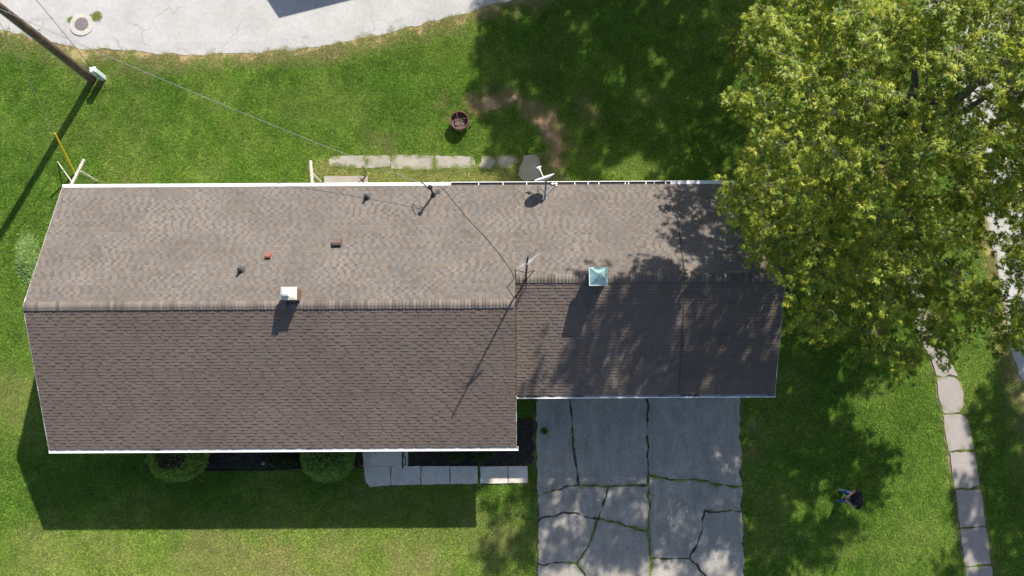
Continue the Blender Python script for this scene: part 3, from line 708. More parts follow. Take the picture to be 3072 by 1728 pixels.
# framed chase with a hipped metal cap
c0 = S(1796, 828, 5.12); cx, cy = c0.x, c0.y; CZ = -.82
ch = MB(); ch.box((cx - .235, cy - .235, 3.9), (cx + .235, cy + .235, 5.84+CZ)); ch2 = ch.build('chimney', M['chase'], house, loc=(cx, cy, 3.9))
k = MB(); r_ = .270
k.add([(cx + a * r_, cy + b * r_, z) for z in (5.842+CZ, 5.91+CZ) for a, b in ((-1, -1), (1, -1), (1, 1), (-1, 1))] + [(cx + .01, cy + .012, 6.16+CZ)],
      [(0, 1, 5, 4), (1, 2, 6, 5), (2, 3, 7, 6), (3, 0, 4, 7), (4, 5, 8), (5, 6, 8), (6, 7, 8), (7, 4, 8), (3, 2, 1, 0)]); k.build('chimney_cap', M['copper'], ch2)
k = MB(); k.box((cx - r_ - .012, cy - r_ - .012, 5.90+CZ), (cx + r_ + .012, cy - r_, 5.922+CZ)); k.box((cx - r_ - .012, cy - r_, 5.90+CZ), (cx - r_, cy + r_, 5.922+CZ)); k.build('drip_edge', M['white_flue'], ch2)
k = MB(); k.tube([(cx + .02, cy + .06, 6.13+CZ), (cx + .16, cy - .10, 6.04+CZ)], .012, 6); k.build('twig', M['twig'], ch2)

# roof vents and pipes
def on_roof(px, py, zf):
    z = 4.0
    for _ in range(8):
        p = S(px, py, z); z = zf(p.y)
    return S(px, py, z)
def turtle(px, py, w, l, h, mt):
    p = on_roof(px, py, zN); M4 = Matrix.Translation(p) @ Matrix.Rotation(-PITA, 4, 'X')
    m = MB(); prof = [(l * .5, .012), (l * .35, h * .8), (l * .1, h), (-l * .3, h), (-l * .5, h * .75), (-l * .5, h * .3)]
    vs = [M4 @ Vector((sx * w / 2, y, z)) for sx in (-1, 1) for y, z in prof]; n = len(prof)
    m.add(vs, [(i, i + 1, n + i + 1, n + i) for i in range(n - 1)] + [tuple(range(n))[::-1], tuple(range(n, 2 * n))])
    o = m.build('roof_vent', mt, house)
    f = MB(); f.box((-w * .62, -l * .5, .008), (w * .62, l * .8, .014), M4); f.build('flashing', mt, o)
    return o
turtle(1012, 731, .27, .26, .17, M['vent_brown']); turtle(806, 770, .15, .19, .13, M['vent_red'])
def pipe_vent(px, py, h, r):
    p = on_roof(px, py, zN); M4 = Matrix.Translation(p) @ Matrix.Rotation(-PITA, 4, 'X')
    m = MB(); m.box((-.13, -.10, .008), (.13, .17, .015), M4); m.lathe([(.11, .0), (.10, .03), (r + .015, .14), (r + .012, .15)], 16, p)
    o = m.build('vent_pipe', M['vent_pipe'], house, smooth=False)
    q = MB(); q.lathe([(r, .0), (r, h), (r * .72, h), (r * .72, h - .12), (.001, h - .12)], 16, p); q.build('pipe', M['vent_pipe'], o, smooth=False)
pipe_vent(724, 812, .30, .042); pipe_vent(1101, 593, .33, .04)

# ------------------------------------------------------------------ service mast, dish, antenna, wires
def up(px, py, z): return S(px, py, z)
b0 = on_roof(1301, 585, zN); top = Vector((b0.x - .03, b0.y + .01, b0.z + .95))
mast = thing('service_mast', 'black electric service mast with weatherhead standing near the white gutter', 'service mast', b0)
m = MB(); m.tube([b0 + Vector((0, 0, -.05)), top], .032, 10); m.build('mast_pipe', M['dark_iron'], mast)
m = MB(); m.lathe([(.10, .0), (.09, .05), (.045, .16)], 14, b0); m.box((b0.x + .06, b0.y + .06, b0.z + .0), (b0.x + .2, b0.y + .17, b0.z + .02)); m.build('flashing', M['vent_pipe'], mast)
m = MB(); m.lathe([(.001, .16), (.05, .15), (.075, .09), (.07, .0), (.03, -.03)], 12, top); m.build('weatherhead', M['dark_iron'], mast)
m = MB(); m.tube([top + Vector((-.02, .03, -.12)), top + Vector((-.12, .10, -.10))], .02, 6); m.tube([top + Vector((.0, .03, -.2)), top + Vector((-.11, .10, -.22))], .015, 6); m.build('insulator', M['white_flue'], mast)
for k, (a, b_) in enumerate(((.26, .10), (.20, .03), (.16, .16))):
    m = MB(); t0 = top + Vector((0, .0, .0))
    m.tube(spline([t0, t0 + Vector((-.1, -.02, .12)), t0 + Vector((-a, .10 + b_, .02 + .05 * k)), t0 + Vector((-.30, .2 + b_ * .5, -.16)), t0 + Vector((-.16, .12, -.14))], 6), .007, 5); m.build('drip_loop', M['cable'], mast)

pb = S(281, 239, 0)
pole = thing('utility_pole', 'tall brown wooden utility pole rising from the lawn beside the road', 'utility pole', pb)
m = MB(); hp = 10.2
m.tube([pb + Vector((0.01 * z, -.004 * z, z)) for z in (-.05, 1, 2.5, 4, 5.5, 7, 8.5, hp)], [.142, .138, .132, .126, .120, .114, .108, .10], 16); m.build('shaft', M['pole'], pole, smooth=True)
m = MB(); off = Vector((-.09, -.135, 0)); m.tube([pb + off + Vector((.01 * z, -.004 * z + .008 * z, z)) for z in (0.0, 1.5, 3, 5, 7.5)], .03, 8); m.build('conduit', M['galv'], pole)
m = MB(); m.box((-1.1, -.05, hp - .75), (1.1, .05, hp - .63), Matrix.Translation(pb + Vector((.10, .09, 0))) @ Matrix.Rotation(R(35), 4, 'Z')); ca = m.build('crossarm', M['pole'], pole)
for a in (-1.0, -.4, 1.0):
    m = MB(); m.lathe([(.02, hp - .63), (.05, hp - .60), (.05, hp - .52), (.02, hp - .48)], 10, (pb.x + .1 + a * math.cos(R(35)), pb.y + .09 + a * math.sin(R(35)), 0)); m.build('insulator', M['white_flue'], ca)
for z in (1.2, 2.1, 3.0, 4.2):
    m = MB(); m.tube([pb + Vector((.01 * z + .12, .08, z)), pb + Vector((.01 * z + .19, .13, z))], .012, 6); m.build('step_bolt', M['galv'], pole)

ped = thing('utility_pedestal', 'pale green metal utility pedestal standing at the foot of the wooden pole', 'utility pedestal', S(312, 236, 0))
p0 = wloc(ped); m = MB(); MR = Matrix.Translation(p0) @ Matrix.Rotation(R(8), 4, 'Z')
m.box((-.095, -.085, 0), (.095, .085, .86), MR); m.build('cabinet', M['pedestal'], ped)
m = MB(); m.add([MR @ Vector((x, y, z)) for z, s in ((.862, 1.0), (.90, 1.0), (.935, .75)) for x, y in ((-.108 * s, -.10 * s), (.108 * s, -.10 * s), (.108 * s, .10 * s), (-.108 * s, .10 * s))],
                [(3, 2, 1, 0), (0, 1, 5, 4), (1, 2, 6, 5), (2, 3, 7, 6), (3, 0, 4, 7), (4, 5, 9, 8), (5, 6, 10, 9), (6, 7, 11, 10), (7, 4, 8, 11), (8, 9, 10, 11)]); m.build('lid', M['white_flue'], ped)
m = MB(); m.box((-.05, -.095, .45), (.05, -.0862, .5), MR); m.build('hasp', M['galv'], ped)

def wire(name, a, b, sag, r, mt, label, cat, n=28, extra=None):
    P = []
    for i in range(n + 1):
        t = i / n; p = a.lerp(b, t); p.z -= sag * 4 * t * (1 - t); P.append(p)
    m = MB(); m.tube(P, r, 6)
    if extra:
        for k in range(2):
            Q = [p + Vector((.012 * math.cos(i * 1.9 + k * 3.14), 0, .014 * math.sin(i * 1.9 + k * 3.14))) for i, p in enumerate(P)]; m.tube(Q, r * .8, 5)
    return tag(m.build(name, mt, loc=P[0]), label, cat)
pa = pb + Vector((.055, -.12, 6.3))
wire('overhead_wire', pa, top + Vector((-.12, .10, -.10)), .55, .0085, M['cable_pale'], 'pale twisted service cable strung from the wooden pole to the mast on the roof', 'cable', 40)
wire('overhead_wire', up(60, -58, 6.6), S(318, 260, .05), .25, .008, M['cable'], 'thin dark cable dropping past the manhole to the foot of the wooden pole', 'cable')
# guy wire with its yellow guard
ga = S(226, 524, 0); gt = pb + Vector((.02, -.14, 6.5))
guy = thing('guy_wire', 'slanting pole guy wire with a long bright yellow plastic guard', 'guy wire', ga)
m = MB(); m.tube([ga, gt], .008, 6); m.build('strand', M['galv'], guy)
m = MB(); m.tube([ga.lerp(gt, .01), ga.lerp(gt, .03), ga.lerp(gt, .26), ga.lerp(gt, .285)], [.042, .04, .034, .026], 10); m.build('guard', M['yellow'], guy)
m = MB(); m.tube([ga + Vector((.0, .0, -.1)), ga + Vector((0, .0, .03))], .03, 8); m.build('anchor', M['rust_iron'], guy)

# satellite dish
db = on_roof(1634, 597, zN)
dish = thing('satellite_dish', 'white satellite dish on a grey bracket above the back gutter', 'satellite dish', db)
dc = S(1636, 540, db.z + .62)
nrm = Vector((-.33, .90, .30)).normalized(); xa = Vector((.94, .34, 0)).normalized(); xa = (xa - nrm * xa.dot(nrm)).normalized(); ya = nrm.cross(xa)
if ya.z < 0: ya = -ya
MD = Matrix(((xa.x, ya.x, nrm.x, dc.x), (xa.y, ya.y, nrm.y, dc.y), (xa.z, ya.z, nrm.z, dc.z), (0, 0, 0, 1)))
m = MB(); n = 32; rings = [(0, 0), (.35, .012), (.7, .05), (1.0, .10)]
vs, fs = [], []
for side in (0, 1):
    for r_, d in rings:
        for k in range(n): vs.append(MD @ Vector((.335 * r_ * math.cos(6.2832 * k / n), .30 * r_ * math.sin(6.2832 * k / n), d - .012 * side)))
for s_ in (0, 1):
    for i in range(3):
        for k in range(n):
            q = (s_ * 4 * n + i * n + k, s_ * 4 * n + i * n + (k + 1) % n, s_ * 4 * n + (i + 1) * n + (k + 1) % n, s_ * 4 * n + (i + 1) * n + k); fs.append(q if s_ == 0 else q[::-1])
for k in range(n): fs.append((3 * n + k, 3 * n + (k + 1) % n, 7 * n + (k + 1) % n, 7 * n + k))
m.add(vs, fs); m.build('reflector', M['dish'], dish, smooth=False)
m = MB(); lt = S(1617, 503, dc.z - .08); l0 = dc - ya * .26 + nrm * .04
m.tube([dc - nrm * .03 - ya * .2, l0 + nrm * .05, lt], .018, 8); m.build('feed_arm', M['dish'], dish)
m = MB(); m.tube([lt + Vector((-.07, -.02, .02)), lt + Vector((.07, .03, .04))], .03, 10); m.tube([lt + Vector((-.01, .02, .03)), lt - nrm * .10 + Vector((0, 0, .03))], .035, 10); m.build('receiver', M['dish'], dish)
m = MB(); bk = dc - nrm * .05
m.tube([db + Vector((0, 0, .0)), db + Vector((.01, .10, .33)), bk - Vector((0, 0, .08)), bk], [.028, .028, .026, .03], 10); m.build('mount_pole', M['dish_dark'], dish)
m = MB(); m.box((db.x - .09, db.y - .11, db.z - .07), (db.x + .09, db.y + .08, db.z + .018), None); m.build('foot_plate', M['dish_dark'], dish)
for px, py in ((1667, 557), (1612, 556)):
    f = on_roof(px, py, zN); m = MB(); m.tube([db + Vector((.01, .10, .32)), f + Vector((0, 0, .02))], .010, 6); m.build('brace', M['dish_dark'], dish)
m = MB(); f = on_roof(1668, 557, zN); m.box((f.x - .16, f.y + .04, f.z + .03), (f.x + .05, f.y + .07, f.z + .06)); m.box((f.x - .01, f.y - .02, f.z), (f.x + .03, f.y + .12, f.z + .05)); m.build('bracket', M['white_metal'], dish)

# rusty roof antenna
ab = Vector((S(1577, 846, RZG).x, RYG - .02, RZG + .03))
ant = thing('tv_antenna', 'rusty roof antenna mast with silver rods on a tripod at the garage ridge', 'antenna', ab)
at = S(1583, 771, RZG + 3.2)
m = MB(); m.tube([ab, ab.lerp(at, .5), at], [.030, .028, .025], 8); m.build('mast', M['rust_iron'], ant)
hub = ab.lerp(at, .30)
feet = [on_roof(1577, 866, zSG), Vector((S(1546, 838, RZG).x, RYG + .05, RZG + .03)), on_roof(1604, 822, zN)]
m = MB(); m.tube([feet[0], hub], .014, 6); m.build('leg', M['rust_iron'], ant)
elb = [S(1546, 809, RZG + .62), S(1603, 811, RZG + .62)]
m = MB(); m.tube([feet[1], elb[0]], .014, 6); m.build('leg', M['rust_iron'], ant)
m = MB(); m.tube([Vector((S(1574, 850, RZG).x, RYG - .10, RZG)), elb[1]], .014, 6); m.build('leg', M['rust_iron'], ant)
for e in elb:
    m = MB(); m.tube([e, hub], .012, 6); m.build('stay', M['rust_iron'], ant)
bm = ab.lerp(at, .80); bd = Vector((.80, .55, .12)).normalized(); rd = Vector((.93, .28, 0)).normalized()
m = MB(); m.tube([bm - bd * .16, bm + bd * .42], .011, 6); m.build('boom', M['aluminium'], ant)
for k in range(9):
    l = .15 - .009 * k; c = bm + bd * (-.14 + .065 * k) + Vector((0, -.03, 0)); rk = rd if k < 5 else Vector((.80, .58, .05))
    m = MB(); m.tube([c - rk * l, c + rk * l], .0065, 5); m.build('rod', M['aluminium'], ant)
for k in range(6):
    c = bm + Vector((.05, .10, -.05)) + Vector((.05 * k - .1, .02 * k, .02)); m = MB(); m.tube([c - Vector((.03, .11, 0)), c + Vector((.03, .11, 0))], .005, 5); m.build('rod', M['dark_iron'], ant)
# coax lying on the roof
cp = [on_roof(*p, zN) + Vector((0, 0, .02)) for p in [(1322, 560), (1345, 585), (1375, 622), (1410, 664), (1450, 705), (1490, 752), (1515, 785), (1535, 815), (1543, 836)]]
m = MB(); m.tube(spline(cp, 5), .008, 5); tag(m.build('roof_cable', M['cable'], loc=cp[0]), 'thin black cable lying across the shingles from the gutter to the antenna', 'cable')
cp = [on_roof(*p, zN) + Vector((0, 0, .02)) for p in [(2036, 557), (2042, 565), (2042, 574), (2038, 581)]]
m = MB(); m.tube(spline(cp, 5), .007, 5); tag(m.build('roof_cable', M['cable_pale'], loc=cp[0]), 'short curl of pale wire lying at the roof edge near the maple', 'cable')

# ------------------------------------------------------------------ yard things
def tpost(bar_a, bar_b, mid, foot, z, label):
    a, b, mm, f = S(*bar_a, z), S(*bar_b, z), S(*mid, z), S(*foot, 0)
    t = thing('clothesline_post', label, 'clothesline post', f, 'clothesline posts behind the house')
    d = (b - a).normalized(); s = d.cross(Vector((0, 0, 1))).normalized()
    m = MB(); m.tube([f - Vector((0, 0, .05)), mm - Vector((0, 0, .04))], .038, 10); m.build('post', M['white_wood'], t)
    m = MB(); m.add([p + s * x + Vector((0, 0, zz)) for p in (a, b) for x, zz in ((-.04, -.04), (.04, -.04), (.04, .04), (-.04, .04))], [(0, 1, 2, 3), (7, 6, 5, 4), (0, 4, 5, 1), (1, 5, 6, 2), (2, 6, 7, 3), (3, 7, 4, 0)]); m.build('crossbar', M['white_wood'], t)
    for k in (.04, .35, .65, .96):
        c = a.lerp(b, k); m = MB(); m.tube([c + Vector((0, 0, .04)), c + Vector((.0, .0, .07)) + s * .02], .008, 5); m.build('hook', M['galv'], t)
tpost((253, 478), (214, 556), (240, 512), (290, 543), 1.85, 'weathered white wooden clothesline post with bare timber brace at the roof corner')
tpost((932, 482), (938, 556), (937, 520), (963, 545), 1.85, 'smooth white clothesline post beside the concrete back step')
ra, rb_ = S(176, 490, .35), S(220, 552, 1.2)
m = MB(); m.tube([S(172, 484, .0), rb_], .018, 8); tag(m.build('thin_pole', M['white_wood'], loc=rb_), 'thin pale pole slanting beside the yellow guy wire guard', 'pole')

# fire pit
fc = S(1380, 372, 0); pit = thing('fire_pit', 'round rusty steel fire pit with cross bars standing on the lawn', 'fire pit', fc)
m = MB(); m.lathe([(.30, .10), (.315, .20), (.325, .42), (.335, .43), (.335, .445), (.312, .445), (.305, .42), (.29, .22), (.27, .17), (.001, .16)], 36, fc); m.build('bowl', M['rust'], pit)
m = MB(); m.lathe([(.29, .22), (.20, .235), (.10, .245), (.001, .24)], 24, fc); m.build('ash', M['ash'], pit)
rg = random.Random(4)
for k in range(7):
    a = rg.uniform(0, 6.28); q = fc + Vector((rg.uniform(-.17, .17), rg.uniform(-.2, .1), .26)); l = rg.uniform(.04, .11)
    m = MB(); m.tube([q - Vector((math.cos(a), math.sin(a), .1)) * l, q + Vector((math.cos(a), math.sin(a), .1)) * l], [.018, .014], 6); m.build('charred_log', M['stone'] if k == 0 else M['ash'], pit)
for a in (R(108), R(12)):
    d = Vector((math.cos(a), math.sin(a), 0)); s = Vector((-d.y, d.x, 0)); P = [fc + d * (.30 * t) + s * (.045 * (1 - t * t)) + Vector((0, 0, .43 + .02 * (1 - t * t))) for t in (-1, -.5, 0, .5, 1)]
    m = MB(); m.tube(P, .011, 6); m.build('cross_bar', M['rust'], pit)
m = MB(); a0, a1 = R(-35), R(5); m.tube([fc + Vector((.36 * math.cos(a0 + (a1 - a0) * t / 6) , .36 * math.sin(a0 + (a1 - a0) * t / 6) - .03, .30)) for t in range(7)], .012, 6); m.build('handle', M['rust'], pit)
for k in range(3):
    a = R(100 + 120 * k); d = Vector((math.cos(a), math.sin(a), 0)); m = MB(); m.tube([fc + d * .40, fc + d * .33 + Vector((0, 0, .25)), fc + d * .335 + Vector((0, 0, .44))], .02, 6); m.build('leg', M['dark_iron'], pit)

# manhole
mc = S(246, 73, .03); mh = thing('manhole', 'round iron manhole cover set in a pale concrete collar in the road', 'manhole', mc)
m = MB(); n = 30; out = [(mc.x + (.43 + .06 * (float(vnoise([k * .8], [3], 1.6, 8)[0]) - .5)) * math.cos(6.2832 * k / n), mc.y + (.43 + .06 * (float(vnoise([k * .8], [3], 1.6, 8)[0]) - .5)) * math.sin(6.2832 * k / n)) for k in range(n)]
m.prism(out, .0, .062); m.build('collar', M['collar'], mh)
m = MB(); m.lathe([(.001, .074), (.235, .074), (.25, .068), (.25, .05)][::-1], 30, (mc.x, mc.y, 0)); lid = m.build('lid', M['iron_lid'], mh)
for i in range(5):
    for j in range(5):
        if (i - 2) ** 2 + (j - 2) ** 2 <= 5:
            x, y = mc.x + (i - 2) * .075, mc.y + (j - 2) * .075; m = MB(); m.box((x - .016, y - .016, .0742), (x + .016, y + .016, .082)); m.build('stud', M['galv'], lid)

# porch, rails, back step
m = MB(); m.prism(PORCH, .0, .11); pl = m.build('porch_step', M['front_concrete']); tag(pl, 'grey concrete entry step under the front eave between the iron rails', 'step')
q = [(p[0], max(p[1], G(0, 1377)[1])) for p in PORCH]; m = MB(); m.prism(rough_poly(q, .004, .5, 0), .112, .20); m.build('tread', M['front_concrete'], pl)
def railing(x, y0, y1, z0, label, mt):
    t = thing('iron_railing', label, 'railing', (x, y0, z0), 'iron rails at the front entry')
    dr = lambda y: .35 * max(0, (y0 + .55 - y)) * 0
    m = MB(); m.tube([(x, y1, z0 + .92), (x, y0 + .12, z0 + .92), (x, y0 - .02, z0 + .90), (x, y0 - .07, z0 + .80)], .024, 8); m.build('top_rail', mt, t)
    m = MB(); m.tube([(x, y1, z0 + .12), (x, y0, z0 + .12)], .016, 6); m.build('bottom_rail', mt, t)
    for y in (y0, y1):
        m = MB(); m.tube([(x, y, z0 - .1), (x, y, z0 + .92)], .02, 6); m.build('post', mt, t)
    n = 4
    for k in range(1, n):
        y = y0 + (y1 - y0) * k / n; m = MB(); m.tube([(x, y, z0 + .12), (x, y, z0 + .91)], .010, 5); m.build('baluster', mt, t)
    yc = y0 + (y1 - y0) * .30
    m = MB(); m.tube([Vector((x, yc + .09 * math.cos(a), z0 + .5 + .18 * math.sin(a))) for a in [R(30 * k) for k in range(13)]], .010, 5); m.build('scroll', mt, t)
    return t
rx = S(1216, 1380, .2).x
railing(rx, S(1216, 1394, .2).y, ESM + .4, .06, 'black iron entry railing with scrollwork along the mulch bed side', M['dark_iron'])
rx = S(1088, 1380, .2).x
railing(rx, S(1088, 1394, .2).y, ESM + .4, .06, 'dark brown iron entry railing beside the round shrub', M['rust_iron'])
m = MB(); m.prism(STEP_B, .0, .15); tag(m.build('back_step', M['concrete']), 'low concrete back step half under the white gutter', 'step')
s1 = S(1098, 520, .0); bt = thing('bent_railing', 'small bent rusty iron handrail at the concrete back step', 'railing', s1)
A_ = S(1086, 498, .85); B_ = S(1096, 514, .8); C_ = S(1089, 556, .9)
m = MB(); m.tube([A_, B_, C_], .018, 6); m.build('top_rail', M['rust_iron'], bt)
for f, t in ((S(1099, 520, 0), B_), (S(1074, 548, .15), S(1093, 535, .82)), (S(1092, 556, .15), S(1078, 531, .5))):
    m = MB(); m.tube([f, f.lerp(t, .5) + Vector((.03, .02, 0)), t], .014, 6); m.build('post', M['rust_iron'], bt)
m = MB(); m.tube([S(1099, 528, .15), S(1082, 540, .4), S(1092, 552, .6)], .012, 6); m.build('scroll', M['rust_iron'], bt)
e_ = [S(*p, .05) for p in [(620, 1412), (700, 1412), (780, 1411), (815, 1411), (860, 1408), (900, 1405)]]
m = MB(); m.tube(e_, .022, 6); tag(m.build('garden_edging', M['edging'], loc=e_[0]), 'black plastic edging strip along the mulch under the front eave', 'edging')
st = S(790, 1390, .05); m = MB()
m.lathe([(.001, -.03), (.06, .0), (.075, .03), (.05, .07), (.001, .085)], 9, st); tag(m.build('stone', M['stone'], loc=st), 'small pale stone lying on the mulch by the dark low shrub', 'stone')

# ------------------------------------------------------------------ foliage
def unit(v): return v / (np.linalg.norm(v, axis=-1, keepdims=True) + 1e-9)
def leaves_mesh(name, P, Dr, Nr, size, tint, m, lobed=True):
    """P base points, Dr leaf directions, Nr leaf normals -> leaves with lobes (four triangles) or a folded pair"""
    Dr = unit(Dr); X = unit(np.cross(Dr, Nr)); Z = unit(np.cross(X, Dr)); s = size[:, None]
    if lobed:
        tpl = np.array([(0, 0, 0), (-.46, .56, -.12), (-.12, .36, .03), (0, 1.05, -.24), (.12, .36, .03), (.46, .56, -.12)])
        tri = np.array([(0, 2, 1), (0, 3, 2), (0, 4, 3), (0, 5, 4)])
    else:
        tpl = np.array([(0, 0, 0), (-.32, .5, .05), (0, 1.0, -.1), (.32, .5, .05)]); tri = np.array([(0, 2, 1), (0, 3, 2)])
    V = P[:, None, :] + (X[:, None, :] * tpl[None, :, 0:1] + Dr[:, None, :] * tpl[None, :, 1:2] + Z[:, None, :] * tpl[None, :, 2:3]) * s[:, None, :]
    n = len(P); k = len(tpl)
    F = (np.arange(n)[:, None, None] * k + tri[None]).reshape(-1)
    return big_mesh(name, V.reshape(-1, 3), 3, F, m, np.repeat(tint, len(tri), 0))

def make_tree(label, base, fork_z, centre, radii, n_cl, sprays, leaf, per, seed, keep=None, trunk_r=.3, group=None, name='maple_tree', min_d=.95, lean=(0, 0), box=2.3, flat=.55, extra=()):
    rg = np.random.default_rng(seed); base = Vector(base)
    t = thing(name, label, 'tree', base, group)
    # clump centres in the outer shell of the crown
    C = []; tries = 0; cen, rad = np.array(centre), np.array(radii)
    while len(C) < n_cl and tries < 60000:
        tries += 1
        u = rg.uniform(-1, 1, 3); r = float((np.abs(u) ** box).sum() ** (1 / box))
        if r > 1 or (r < .55 and rg.random() < .6): continue
        p = cen + u * rad * (1 + .08 * np.sin(3 * math.atan2(u[1], u[0]) + seed))
        if keep is not None and not keep(p): continue
        if C and np.min(np.linalg.norm(np.array(C) - p, axis=1)) < min_d: continue
        C.append(p)
    C = np.array(C); print('clumps', name, len(C), tries)
    # limbs
    fork = base + Vector((lean[0], lean[1], fork_z))
    m = MB(); m.tube(spline([base - Vector((0, 0, .1)), base + Vector((lean[0] * .3, lean[1] * .3, fork_z * .5)), fork], 5), [trunk_r * (1.45 - .45 * min(1, i / 3)) if i < 4 else trunk_r * (1 - .02 * i) for i in range(11)], 14); m.build('trunk', M['bark'], t, smooth=True)
    nl = 9; lim = []
    for k in range(nl):
        a = 2 * math.pi * k / nl + rg.uniform(-.25, .25); el = rg.uniform(.25, 1.15) if k < nl - 1 else 1.4
        d = np.array([math.cos(a) * math.cos(el), math.sin(a) * math.cos(el), math.sin(el)])
        tgt = np.array(fork) + d * rad * np.array([.80, .80, 1.0])
        tgt[2] = min(tgt[2], cen[2] + rad[2] * .8)
        if keep is not None and d[1] < .1: tgt = np.array(fork) + (tgt - np.array(fork)) * .62; tgt[2] = min(tgt[2], 3.6 + max(0, tgt[1] - 2.0) * .8)
        mid = np.array(fork) * .5 + tgt * .5 + np.array([rg.uniform(-.4, .4), rg.uniform(-.4, .4), .5])
        P = spline([fork, Vector(mid), Vector(tgt)], 6)
        rr = [trunk_r * (.60 - .48 * i / (len(P) - 1)) for i in range(len(P))]
        m = MB(); m.tube(P, rr, 10); m.build('limb', M['bark'], t, smooth=True)
        lim += [(np.array(p), r_) for p, r_ in zip(P[2:], rr[2:])]
    for k, e in enumerate(extra):
        P = spline(([fork] if k == 0 else []) + list(e), 5); rr = [(.15, .12, .085)[k] * (1 - .6 * i / (len(P) - 1)) for i in range(len(P))]
        m = MB(); m.tube(P, rr, 10); m.build('limb', M['bark'], t, smooth=True)
        lim += [(np.array(p), r_) for p, r_ in zip(P[-4:], rr[-4:])]
    LP = [p for p, r_ in lim]; LR = [r_ for p, r_ in lim]; LD = [np.linalg.norm((p - np.array(fork))) for p in LP]
    br = MB(); PT, DT = [], []
    C = C[np.argsort(np.linalg.norm(C - np.array(fork), axis=1))]
    for c in C:
        A = np.array(LP); dv = c - A; dd = np.linalg.norm(dv, axis=1); back = np.array(LD) > np.linalg.norm(c - np.array(fork)) * .97
        j = int(np.argmin(dd + .3 * np.maximum(0, A[:, 2] - c[2]) + 3.0 * back)); s = A[j]
        d = c - s; L = np.linalg.norm(d)
        mid = s * .5 + c * .5 + np.array([rg.uniform(-.12, .12) * L, rg.uniform(-.12, .12) * L, .08 * L])
        P = spline([Vector(s), Vector(mid), Vector(c)], 3); r0 = min(LR[j] * .8, .014 + .014 * L); r1 = max(.007, r0 * .5)
        br.tube(P, [r0 + (r1 - r0) * i / 6 for i in range(7)], 6, cap=False)
        for p in (P[3], P[6]): LP.append(np.array(p)); LR.append(r0 * .7); LD.append(np.linalg.norm(np.array(p) - np.array(fork)))
        outd = unit((c - cen) / rad + .5 * d / (L + .01))
        for w in range(sprays):
            q = outd * .7 + rg.normal(size=3) * .8; q[2] = q[2] * flat + .02; q = unit(q); l = rg.uniform(.32, .92)
            e = c + q * l + np.array([0, 0, -.10 * l * l])
            br.tube([Vector(c), Vector(c * .45 + e * .55 + np.array([0, 0, .06])), Vector(e)], [.009, .006, .003], 4, cap=False)
            for f in (.35, .6, .82, 1.0):
                jit = rg.normal(size=3) * .07
                PT.append(c * (1 - f) + e * f + np.array([0, 0, .05 * f * (1 - f) * 4]) + jit); DT.append(q)
    br.build('branch', M['twig'], t, kind='stuff')
    PT, DT = np.array(PT), np.array(DT); ns = len(PT)
    P = np.repeat(PT, per, 0); Dv = np.repeat(DT, per, 0); n = len(P)
    a = rg.uniform(0, 2 * np.pi, n); ring = np.stack([np.cos(a), np.sin(a), np.zeros(n)], 1)
    tw = np.repeat(rg.normal(size=(ns, 3)) * .22, per, 0)         # whole sprays lean together
    Dl = unit(ring + .85 * Dv + np.stack([np.zeros(n), np.zeros(n), rg.uniform(-.55, .05, n)], 1))
    Nl = unit(np.stack([np.zeros(n), np.zeros(n), np.ones(n)], 1) + .28 * ring + tw + rg.normal(size=(n, 3)) * .16)
    P = P + Dl * rg.uniform(.015, .06, n)[:, None] + rg.normal(size=(n, 3)) * .02
    sz = leaf * rg.uniform(.65, 1.2, n)
    sp = np.repeat(rg.uniform(0, 1, ns), per)            # each spray has its own shade
    cl = np.repeat(rg.uniform(0, 1, len(C)), n // len(C))[:n] if n % len(C) == 0 else sp
    g0, g1 = np.array((.080, .165, .018)), np.array((.50, .54, .065))
    k = np.clip(.75 * sp ** 1.15 + .25 * cl + rg.normal(0, .14, n), 0, 1)[:, None]
    tint = g0 * (1 - k) + g1 * k
    tip = (rg.random(n) < .02)[:, None]; tint = np.where(tip, np.array((.34, .24, .05)), tint)
    link('crown', leaves_mesh('crown', P, Dl, Nl, sz, tint, M['maple_leaf']), t, 'stuff')
    return t
sil = [(2275, -400), (2262, 0), (2262, 55), (2225, 60), (2188, 78), (2180, 110), (2150, 145), (2185, 170), (2190, 215), (2165, 262), (2118, 290), (2200, 325), (2238, 365), (2215, 415), (2190, 470), (2205, 510), (2180, 545), (2112, 570), (2160, 610), (2225, 640),
       (2230, 690), (2222, 745), (2236, 805), (2300, 850), (2318, 905), (2305, 925), (2350, 960), (2352, 1005), (2420, 1025), (2490, 1040), (2560, 1060), (2640, 1075), (2720, 1110), (2760, 1080), (2810, 1080), (2880, 1060), (2930, 1030), (3000, 1060), (3030, 1040), (3090, 1030), (4200, 1030), (4200, -400)]
SILP = np.array(sil, float)
SUNLIT = [(2500, 1165), (2640, 1110), (2850, 1110), (2900, 1800), (2380, 1800), (2480, 1640), (2600, 1500), (2680, 1400), (2640, 1290), (2480, 1260)]
